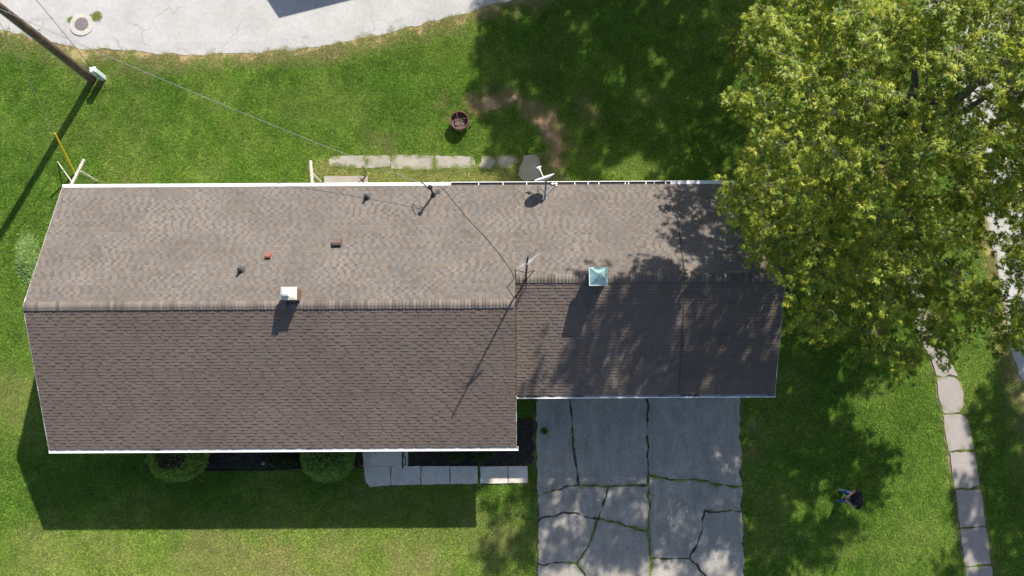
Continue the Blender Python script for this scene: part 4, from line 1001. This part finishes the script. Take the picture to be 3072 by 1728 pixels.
def keep_maple(p):
    x, y = PROJ(p)
    sc = CAM_F / (CAM_H - p[2]) * .42
    for dx, dy in ((0, 0), (-1, 0), (0, 1), (-.7, .7), (-.7, -.7)):
        if not in_poly(np.array([x + dx * sc]), np.array([y + dy * sc]), sil)[0]: return False
    if p[0] < 12.4 and p[2] > 6.3 + (p[1] - 1.0) * 1.05: return False          # the south side hangs low
    k = (p[2] - RZM + PIT * (p[1] - RYM)) / (1 + PIT * .982)                   # its shade must miss the middle of the back slope
    if RYG + .3 < p[1] - .982 * k < EN + .3 and p[0] - .5267 * k < 5.5: return False
    gx_, gy_ = PROJ((p[0] - .5267 * p[2], p[1] - .982 * p[2], 0))                # and leave the lawn by the walk in the sun
    if in_poly(np.array([gx_]), np.array([gy_]), SUNLIT)[0]: return False
    if ((x - 2885) / 120) ** 2 + ((y - 300) / 75) ** 2 < 1 and p[2] > 5.5: return False      # an opening where the big limbs show
    zroof = zN(p[1]) if p[1] > RYG else zSG(p[1])
    if p[0] < HX2 + .6 and p[2] < zroof + .35: return False
    return p[2] > 3.0
make_tree('big leafy maple overhanging the garage roof at the street corner', (11.7, 7.4, 0), 3.2, (10.65, 7.8, 8.0), (5.75, 7.4, 5.5), 540, 10, .125, 12, 5, keep_maple, .33, min_d=.83, lean=(.5, .35), box=3.6, flat=.34,
          extra=[[S(2700, 425, 4.0), S(2795, 360, 5.6), S(2870, 300, 7.2), S(2955, 236, 9.8)], [S(2800, 385, 5.2), S(2905, 325, 6.8), S(3030, 240, 9.6)], [S(2750, 365, 5.6), S(2768, 300, 7.2), S(2782, 235, 9.2)]])
sh = lambda px, py, z: S(px, py, 0) + Vector((SUN_DIR.x, SUN_DIR.y, SUN_DIR.z)) * (z / SUN_DIR.z)
tc = sh(1850, 70, 9.0)
make_tree('tall maple beyond the curve of the road north of the lawn', (tc.x + .2, tc.y + .3, 0), 3.0, (tc.x, tc.y, 9.0), (4.7, 4.3, 4.2), 260, 6, .24, 8, 8, None, .3, min_d=.8)
tc = sh(3165, 1440, 9.0)
make_tree('maple on the far side of the street east of the walk', (tc.x + .2, tc.y, 0), 3.0, (tc.x, tc.y, 9.0), (3.0, 4.4, 3.6), 130, 6, .24, 8, 9, None, .28, min_d=.9)

def ball_shrub(label, c, rad, n, size, g0, g1, seed, group=None, name='round_shrub', brown=0.0):
    rg = np.random.default_rng(seed); c = np.array(c); rad = np.array(rad)
    t = thing(name, label, 'shrub', (c[0], c[1], 0), group)
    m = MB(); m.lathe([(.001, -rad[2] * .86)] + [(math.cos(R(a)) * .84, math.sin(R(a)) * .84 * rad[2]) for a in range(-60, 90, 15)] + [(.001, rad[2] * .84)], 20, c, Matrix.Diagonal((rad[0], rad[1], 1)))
    m.c = [tuple(np.array(g0) * .6)] * len(m.f); m.build('dark_core', M['shrub_leaf'], t, tint=True)  # added solid core ball behind the leaves, in darkened leaf green
    for k in range(5):
        m2 = MB(); a = k * 1.26; m2.tube([(c[0] + .05 * math.cos(a), c[1] + .05 * math.sin(a), 0), (c[0] + .3 * rad[0] * math.cos(a), c[1] + .3 * rad[1] * math.sin(a), c[2])], .015, 5); m2.build('stem', M['twig'], t)
    u = unit(rg.normal(size=(n, 3))); bump = 1 + .07 * (vnoise(u[:, 0] * 3 + u[:, 2] * 2, u[:, 1] * 3, .35, seed) - .5) * 2
    P = c + u * rad * (rg.uniform(.80, 1.02, n) * bump)[:, None]; P = P[P[:, 2] > .03]; u = unit((P - c) / rad); n = len(P)
    D_ = unit(u * .6 + rg.normal(size=(n, 3)) * .7); N_ = unit(u + rg.normal(size=(n, 3)) * .5)
    k = np.clip(vnoise(P[:, 0] * 1.0, P[:, 1] * 1.0 + P[:, 2], .16, seed + 1) * .7 + rg.uniform(0, .5, n) - .1, 0, 1)[:, None]
    tint = np.array(g0) * (1 - k) + np.array(g1) * k
    if brown:
        b = ((np.hypot(P[:, 0] - c[0], P[:, 1] - c[1] - .1 * rad[1]) < .45 * rad[0] + .12 * vnoise(P[:, 0], P[:, 1], .2, 3)) & (rg.random(n) < brown))[:, None]
        tint = np.where(b, np.array((.075, .05, .04)), tint)
    link('foliage', leaves_mesh('foliage', P, D_, N_, size * rg.uniform(.7, 1.2, n), tint, M['shrub_leaf'], False), t, 'stuff')
    return t
g0, g1 = (.11, .20, .034), (.34, .48, .08)
p = S(533, 1366, .75); ball_shrub('round clipped shrub with a brown thin top by the front corner of the house', (p.x, p.y, .72), (.98, .86, .80), 22000, .066, g0, g1, 3, 'round shrubs under the front eave', brown=.75)
p = S(984, 1366, .75); ball_shrub('dense round green shrub beside the brown entry railing', (p.x, p.y, .72), (.89, .86, .80), 22000, .066, (.11, .21, .045), (.30, .48, .085), 4, 'round shrubs under the front eave', brown=.2)
p = S(850, 1376, .3); ball_shrub('low dark shrub in deep shade between the two round shrubs', (p.x, p.y, .28), (.55, .36, .34), 3500, .06, (.022, .045, .014), (.05, .085, .022), 5, None, 'low_shrub')
p = S(1366, 1362, .3); ball_shrub('low dark green shrub in the mulch bed on the porch side', (p.x, p.y, .26), (.36, .28, .30), 2600, .055, (.022, .055, .014), (.06, .11, .024), 6, 'low shrubs in the mulch bed', 'low_shrub')
p = S(1446, 1362, .3); ball_shrub('low dark green shrub in the mulch bed toward the driveway', (p.x, p.y, .27), (.42, .29, .32), 2800, .055, (.022, .055, .014), (.06, .11, .024), 7, 'low shrubs in the mulch bed', 'low_shrub')
p = S(74, 775, .3)
rg = np.random.default_rng(21); n = 5200; u = np.stack([rg.normal(0, .17, n), rg.normal(0, .36, n)], 1)
pt = thing('wispy_shrub', 'pale wispy low shrub growing in the lawn beside the left gable end', 'shrub', (p.x, p.y, 0))
P_ = np.stack([p.x + u[:, 0] - .12 * u[:, 1], p.y + u[:, 1], np.clip(.34 * np.exp(-(u[:, 0] / .3) ** 2 - (u[:, 1] / .6) ** 2), .02, 1) * rg.uniform(.4, 1.1, n)], 1)
D_ = np.stack([u[:, 0] * 2 + rg.normal(0, .5, n), u[:, 1] + rg.normal(0, .5, n), rg.uniform(-.1, .3, n)], 1)
link('foliage', leaves_mesh('foliage', P_, D_, np.tile(np.array([0, 0, 1.0]), (n, 1)) + rg.normal(size=(n, 3)) * .2, rg.uniform(.05, .10, n), np.array((.20, .31, .085)) * rg.uniform(.7, 1.3, (n, 1)), M['shrub_leaf'], False), pt, 'stuff')
for k in range(4):
    m = MB(); m.tube([(p.x, p.y + .1 * k - .15, 0), (p.x + .08 * (k - 1.5), p.y + .16 * k - .24, .26)], .008, 5); m.build('stem', M['twig'], pt)
# one weed on the driveway
wp = S(1633, 1293, .06); rg = np.random.default_rng(5); n = 70
a = rg.uniform(0, 6.28, n); ring = np.stack([np.cos(a), np.sin(a), rg.uniform(.1, .9, n)], 1)
P_ = np.array(wp) + ring * rg.uniform(.0, .05, n)[:, None] * np.array([1, 1, .6])
wt = thing('weed', 'single bright green weed growing on the shaded driveway by the mulch', 'weed', wp)
link('leaf_rosette', leaves_mesh('leaf_rosette', P_, ring, np.tile(np.array([0, 0, 1.0]), (n, 1)) + rg.normal(size=(n, 3)) * .3, rg.uniform(.06, .13, n), np.tile(np.array((.09, .16, .03)), (n, 1)) * rg.uniform(.7, 1.3, (n, 1)), M['shrub_leaf'], False), wt, 'stuff')
m = MB(); m.tube([wp - Vector((0, 0, .02)), wp + Vector((0, 0, .08))], .008, 5); m.build('stem', M['twig'], wt)

# ------------------------------------------------------------------ grass: instanced tufts on the lawn
def blade_patch(name, n, half, hmin, hmax, seed):
    rg = np.random.default_rng(seed)
    x, y = rg.uniform(-half, half, n), rg.uniform(-half, half, n); a = rg.uniform(0, 6.283, n); h = rg.uniform(hmin, hmax, n); w = rg.uniform(.0045, .0085, n); ln = rg.uniform(.5, 1.25, n)
    dx, dy = np.cos(a), np.sin(a); V = np.zeros((n, 5, 3))
    for k, (t, s) in enumerate(((0, 1), (0, -1), (.55, .8), (.55, -.8), (1, 0))):
        V[:, k, 0] = x + dx * h * ln * t * t - dy * w * s; V[:, k, 1] = y + dy * h * ln * t * t + dx * w * s; V[:, k, 2] = h * t * (1 - .35 * t * ln) - .01
    o = np.arange(n)[:, None] * 5
    F = np.concatenate([o + np.array([0, 1, 3]), o + np.array([0, 3, 2]), o + np.array([2, 3, 4])], 1).reshape(-1)
    k = rg.uniform(.5, 1.45, n); tint = np.repeat(np.stack([k * rg.uniform(.9, 1.15, n), k, k * .95], 1), 3, 0)
    return big_mesh(name, V.reshape(-1, 3), 3, F, M['blade'], tint)
pc = bpy.data.collections.new('blade_patches')
for k in range(5):
    o = bpy.data.objects.new('grass_patch', blade_patch('grass_patch', 170, .17, .035, .075, 70 + k)); pc.objects.link(o)
def grass_object(name, pts, dry, tone, scl, seed):
    rg = np.random.default_rng(seed); n = len(pts)
    me = bpy.data.meshes.new(name); me.vertices.add(n); me.vertices.foreach_set('co', pts.astype(np.float32).ravel())
    for nm, arr in (('dry', dry), ('tone', tone), ('scl', scl)): me.attributes.new(nm, 'FLOAT', 'POINT').data.foreach_set('value', arr.astype(np.float32))
    me.attributes.new('rot', 'FLOAT_VECTOR', 'POINT').data.foreach_set('vector', np.stack([np.zeros(n), np.zeros(n), rg.uniform(0, 6.283, n)], 1).astype(np.float32).ravel())
    me.attributes.new('pick', 'INT', 'POINT').data.foreach_set('value', rg.integers(0, 5, n).astype(np.int32))
    me.update(); o = link(name, me, kind='stuff')
    ng = bpy.data.node_groups.new('grass_tufts', 'GeometryNodeTree')
    ng.interface.new_socket('Geometry', in_out='INPUT', socket_type='NodeSocketGeometry'); ng.interface.new_socket('Geometry', in_out='OUTPUT', socket_type='NodeSocketGeometry')
    gi, go = ng.nodes.new('NodeGroupInput'), ng.nodes.new('NodeGroupOutput')
    ci = ng.nodes.new('GeometryNodeCollectionInfo'); ci.inputs['Collection'].default_value = pc; ci.inputs['Separate Children'].default_value = True; ci.inputs['Reset Children'].default_value = True
    ip = ng.nodes.new('GeometryNodeInstanceOnPoints'); ip.inputs['Pick Instance'].default_value = True
    def attr(nm, ty):
        q = ng.nodes.new('GeometryNodeInputNamedAttribute'); q.data_type = ty; q.inputs['Name'].default_value = nm
        return [s for s in q.outputs if s.enabled and s.name == 'Attribute'][0]
    e2r = ng.nodes.new('FunctionNodeEulerToRotation'); ng.links.new(attr('rot', 'FLOAT_VECTOR'), e2r.inputs[0])
    ng.links.new(gi.outputs[0], ip.inputs['Points']); ng.links.new(ci.outputs[0], ip.inputs['Instance']); ng.links.new(attr('pick', 'INT'), ip.inputs['Instance Index'])
    ng.links.new(e2r.outputs[0], ip.inputs['Rotation']); ng.links.new(attr('scl', 'FLOAT'), ip.inputs['Scale']); ng.links.new(ip.outputs[0], go.inputs[0])
    md = o.modifiers.new('tufts', 'NODES'); md.node_group = ng
    return o
st_ = .175
xs, ys = np.meshgrid(np.arange(-27.0, 27.0, st_), np.arange(-12.0, 22.0, st_)); xs, ys = xs.ravel(), ys.ravel()
xs = xs + RNG.uniform(-.09, .09, len(xs)); ys = ys + RNG.uniform(-.09, .09, len(ys))
ok = ~in_poly(xs, ys, ROAD_POLY) | (dist_line(xs, ys, ROAD_LINE) < .16 * vnoise(xs, ys, .3, 55))
for q in [DRIVE, PORCH, STEP_B, BED_R, BED_L, HOUSE_FOOT] + WALK + BACK + FRONT: ok &= ~in_poly(xs, ys, q)
xs, ys = xs[ok], ys[ok]
dry, tone = turf_fields(xs, ys)
ok = RNG.random(len(xs)) > np.clip((dry - .35) * 1.25, 0, .92)
xs, ys, dry, tone = xs[ok], ys[ok], dry[ok], tone[ok]
tone = np.clip(tone + RNG.normal(0, .12, len(xs)), 0, 1)
# keep tufts from spilling over kerb lines
edge = np.full(len(xs), 9.0)
for q in [DRIVE] + WALK + BACK + FRONT: edge = np.minimum(edge, dist_line(xs, ys, list(q) + [q[0]]))
edge = np.minimum(edge, dist_line(xs, ys, ROAD_LINE))
scl = RNG.uniform(.75, 1.2, len(xs)) * (.62 + .38 * sstep(.0, .2, edge))
yl = [G(*p) for p in [(990, 518), (1200, 530), (1560, 535)]]
scl *= 1 + .5 * sstep(.5, .1, dist_line(xs, ys, yl))
grass_object('grass', np.stack([xs, ys, np.zeros(len(xs))], 1), np.clip(dry * .9, 0, 1), tone, scl, 77)
# weeds in the joints
WX, WS = [], []
for i, k in weedy:
    l = crack_lines[i]
    for (x1, y1), (x2, y2) in zip(l[:-1], l[1:]):
        L = math.hypot(x2 - x1, y2 - y1)
        for _ in range(int(L * 46 * k) + 1):
            t = random.random(); x, y = x1 + (x2 - x1) * t, y1 + (y2 - y1) * t
            if float(vnoise([x], [y], .5, 91)[0]) > .80 - .65 * k: WX.append((x + random.gauss(0, .022), y + random.gauss(0, .022), .045)); WS.append(random.uniform(.25, .6))
for pl_ in (WALK, FRONT, BACK):
    for a, b in zip(pl_[:-1], pl_[1:]):
        ca, cb = Vector(a[0]) * 0, 0
        A_ = np.array(a).mean(0); B_ = np.array(b).mean(0); mid = (A_ + B_) / 2; d = (B_ - A_) / np.linalg.norm(B_ - A_); s = np.array([-d[1], d[0]])
        w = .42 if pl_ is not FRONT else .0
        if pl_ is FRONT and not (a[1][0] < G(1437, 1430)[0] < b[0][0] + .05): continue
        w = .35 if pl_ is FRONT else (.55 if pl_ is WALK else .5)
        for _ in range(34 if pl_ is WALK else 26):
            t = random.uniform(-w, w); p = mid + s * t + d * random.gauss(0, .03); WX.append((p[0], p[1], .035)); WS.append(random.uniform(.2, .45))
# ragged tufts leaning over the slab edges, round the pole, the pedestal and the manhole collar
for q, dens, off in [(b, 16, .03) for b in BACK + WALK] + [(DRIVE, 9, .03)] + [(FRONT[0] , 8, .02), (FRONT[-1], 6, .02)]:
    n = len(q); cx_, cy_ = np.mean([p[0] for p in q]), np.mean([p[1] for p in q])
    for i in range(n):
        (x1, y1), (x2, y2) = q[i], q[(i + 1) % n]; L = math.hypot(x2 - x1, y2 - y1)
        for _ in range(int(L * dens)):
            t = random.random(); x, y = x1 + (x2 - x1) * t, y1 + (y2 - y1) * t
            if float(vnoise([x], [y], .35, 92)[0]) > .38: o_ = random.gauss(.012, off); l_ = math.hypot(x - cx_, y - cy_); WX.append((x + (x - cx_) / l_ * o_, y + (y - cy_) / l_ * o_, .035)); WS.append(random.uniform(.3, .7))
for (px, py, r, n) in ((285, 247, .16, 16), (312, 246, .14, 14), (214, 60, .05, 5), (287, 50, .07, 8), (1362, 330, .3, 8)):
    c = S(px, py, .03)
    for _ in range(n): WX.append((c.x + random.gauss(0, r), c.y + random.gauss(0, r * .6), .03)); WS.append(random.uniform(.35, 1.0))
WX = np.array(WX); nW = len(WX)
grass_object('weeds', WX, RNG.uniform(.0, .4, nW), RNG.uniform(.35, 1.0, nW), np.array(WS), 78)

# fallen leaves scattered on the turf
rg = np.random.default_rng(15); n = 420
q = np.stack([rg.uniform(-18, 20, n), rg.uniform(-5.5, 14, n)], 1); near = rg.random(n) < .3 + .7 * (np.hypot(q[:, 0] - 9, q[:, 1] - 3) < 9)
ok = near & ~in_poly(q[:, 0], q[:, 1], HOUSE_FOOT) & ~in_poly(q[:, 0], q[:, 1], ROAD_POLY); q = q[ok]; n = len(q)
P_ = np.stack([q[:, 0], q[:, 1], np.full(n, .072)], 1); a = rg.uniform(0, 6.28, n)
link('fallen_leaves', leaves_mesh('fallen_leaves', P_, np.stack([np.cos(a), np.sin(a), rg.uniform(-.1, .2, n)], 1), np.stack([rg.normal(0, .3, n), rg.normal(0, .3, n), np.ones(n)], 1), rg.uniform(.05, .10, n),
     np.array((.30, .22, .10)) * rg.uniform(.5, 1.5, (n, 1)), M['maple_leaf']), kind='stuff')

# ------------------------------------------------------------------ person flying the drone
def skin_body(name, pts, edges, mats, face_mat, parent, root, sub=2):
    names = list(pts); me = bpy.data.meshes.new(name); me.from_pydata([pts[k][0] for k in names], [(names.index(a), names.index(b)) for a, b in edges], [])
    o = bpy.data.objects.new(name, me); COL.objects.link(o)
    md = o.modifiers.new('skin', 'SKIN'); md.use_smooth_shade = True
    for i, k in enumerate(names):
        sv = me.skin_vertices[0].data[i]; r = pts[k][1]; sv.radius = r if isinstance(r, tuple) else (r, r); sv.use_root = (k == root)
    o.modifiers.new('sub', 'SUBSURF').levels = sub
    bpy.context.view_layer.update(); dg = bpy.context.evaluated_depsgraph_get()
    nm = bpy.data.meshes.new_from_object(o.evaluated_get(dg)); bpy.data.objects.remove(o)
    nm.name = name
    for m_ in mats: nm.materials.append(m_)
    for p in nm.polygons: p.material_index = face_mat(p.center); p.use_smooth = True
    return nm
fb = S(2530, 1487, 0)
person = thing('person', 'person in black shirt and blue jeans looking down at a handheld controller on the lawn', 'person', fb)
# local frame: x forward, y to the person's left, z up
PX = Matrix.Translation(fb) @ Matrix.Rotation(R(176), 4, 'Z')
bp = {'pelvis': ((-.03, 0, .93), (.19, .15)), 'waist': ((-.03, 0, 1.07), (.20, .165)), 'chest': ((-.04, 0, 1.28), (.22, .16)), 'neck0': ((-.03, 0, 1.45), (.11, .09)), 'neck': ((.005, 0, 1.52), .058), 'head0': ((.05, 0, 1.60), (.075, .085)), 'head': ((.075, 0, 1.68), (.078, .095)), 'crown': ((.065, 0, 1.745), (.055, .065))}
be = [('pelvis', 'waist'), ('waist', 'chest'), ('chest', 'neck0'), ('neck0', 'neck'), ('neck', 'head0'), ('head0', 'head'), ('head', 'crown')]
for s, n in ((1, 'l'), (-1, 'r')):
    ft = .10 if n == 'l' else .03
    bp.update({'sh' + n: ((-.04, .20 * s, 1.39), .085), 'el' + n: ((-.02 if n == 'l' else .03, .30 * s, 1.15), .056), 'wr' + n: ((.27, .09 * s + (.02 if n == 'r' else .0), 1.17), .034), 'pm' + n: ((.325, .075 * s, 1.175), (.034, .018)),
               'hp' + n: ((-.02, .10 * s, .87), .115), 'kn' + n: ((.02 + ft * .5, .13 * s, .50), .08), 'an' + n: ((ft, .15 * s, .09), .06), 'he' + n: ((ft - .03, .17 * s, .04), .036), 'to' + n: ((ft + .17, .19 * s, .03), .036)})
    be += [('chest', 'sh' + n), ('sh' + n, 'el' + n), ('el' + n, 'wr' + n), ('wr' + n, 'pm' + n), ('pelvis', 'hp' + n), ('hp' + n, 'kn' + n), ('kn' + n, 'an' + n), ('an' + n, 'he' + n), ('an' + n, 'to' + n)]
    # fingers curl round the controller, thumb on top
    for k in range(4):
        z0 = 1.185 - .017 * k; l = (.9, 1.0, .95, .75)[k]
        bp.update({f'f{k}a{n}': ((.345, .075 * s, z0), .011), f'f{k}b{n}': ((.345 + .035 * l, .060 * s, z0 - .004), .0095), f'f{k}c{n}': ((.35 + .035 * l, .035 * s, z0 - .006), .008)})
        be += [('pm' + n, f'f{k}a{n}'), (f'f{k}a{n}', f'f{k}b{n}'), (f'f{k}b{n}', f'f{k}c{n}')]
    bp.update({'ta' + n: ((.31, .055 * s, 1.20), .012), 'tb' + n: ((.335, .04 * s, 1.215), .010)}); be += [('pm' + n, 'ta' + n), ('ta' + n, 'tb' + n)]
def fmat(c):
    x, y, z = c
    if z > 1.475: return 0
    if z < .075: return 3
    if z < .93: return 2
    if x > .055 and z < 1.26 and (abs(y) > .03): return 0 if (x > .13 or abs(y) > .2) else 1
    if abs(y) > .21 and z < 1.20: return 0
    return 1
bme = skin_body('body', bp, be, [M['skin'], M['shirt'], M['jeans'], M['shoe']], fmat, person, 'pelvis'); bme.transform(PX)
link('body', bme, person)
m = MB(); HM = PX @ Matrix.Translation((.052, 0, 1.685)) @ Matrix.Rotation(R(28), 4, 'Y')
m.lathe([(.104, -.075)] + [(.112 * math.cos(R(a)), .115 * math.sin(R(a))) for a in range(-25, 90, 15)] + [(.001, .115)], 18, (0, 0, 0), HM @ Matrix.Diagonal((1.08, .90, 1, 1))); m.build('hair', M['hair'], person, smooth=True)
FM = PX @ Matrix.Translation((.075, 0, 1.64)) @ Matrix.Rotation(R(35), 4, 'Y')
m = MB(); m.add([FM @ Vector(p) for p in ((.095, -.012, -.02), (.095, .012, -.02), (.125, 0, -.015), (.092, 0, .03))], [(0, 1, 2), (1, 3, 2), (3, 0, 2)]); m.build('nose', M['skin'], person)
for s in (-1, 1):
    m = MB(); m.lathe([(.001, .006), (.018, .004), (.026, -.004), (.001, -.006)], 10, (0, 0, 0), PX @ Matrix.Translation((.06, .088 * s, 1.65)) @ Matrix.Rotation(R(80 * s), 4, 'X')); m.build('ear', M['skin'], person)
    m = MB(); m.lathe([(.001, .004), (.009, .002), (.011, -.003)], 8, (0, 0, 0), FM @ Matrix.Translation((.088, .032 * s, .03)) @ Matrix.Rotation(R(90), 4, 'Y')); m.build('eye', M['hair'], person)
m = MB(); m.box((.086, -.024, -.055), (.093, .024, -.047), FM); m.build('mouth', M['vent_red'], person)
CM = PX @ Matrix.Translation((.37, 0, 1.185)) @ Matrix.Rotation(R(-14), 4, 'Y')
ctl = thing('controller', 'grey handheld drone controller held in both hands of the person', 'controller', CM.translation)
m = MB(); m.box((-.045, -.085, -.018), (.045, .085, .012), CM); m.build('case', M['controller'], ctl)
m = MB(); m.box((.005, -.07, .0125), (.075, .07, .022), CM); m.build('screen', M['screen'], ctl)
for s in (-1, 1):
    m = MB(); m.tube([CM @ Vector((-.02, .06 * s, .012)), CM @ Vector((-.02, .06 * s, .03))], .009, 8); m.build('stick', M['dark_iron'], ctl)

# ------------------------------------------------------------------ neighbour's house whose roof corner shades the road
cor = sh(836, 58, 3.0); nb = thing('neighbour_house', 'house across the road whose gable roof corner throws its shade on the pavement', 'house', (cor.x + 4, cor.y + 4, 0))
MN = Matrix.Translation((cor.x, cor.y, 0)) @ Matrix.Rotation(R(14.5), 4, 'Z')
m = MB(); v_, f_ = gable_prism(.3, 9.7, .4, 7.6, 2.98, 2.98, 4.0, 3.0 + 1.2 - .16); m.add([MN @ Vector(p) for p in v_], f_); m.build('wall', M['siding'], nb)
m = MB(); 
for ya, yb, za, zb in ((0, 4.0, 3.0, 4.3), (4.0, 8.0, 4.3, 3.0)):
    m.add([MN @ Vector((x, y, z - d)) for x in (0, 10) for y, z in ((ya, za), (yb, zb)) for d in (0, .14)], [(0, 1, 3, 2), (4, 6, 7, 5), (0, 2, 6, 4), (1, 5, 7, 3), (0, 4, 5, 1), (2, 3, 7, 6)])
m.c = [(.16, .15, .145)] * len(m.f); m.build('roof', M['shingle'], nb, tint=True)
for x in (2.0, 5.0, 8.0):
    m = MB(); m.box((x - .5, .36, 1.0), (x + .5, .398, 2.1), MN); m.build('window', M['glass'], nb)
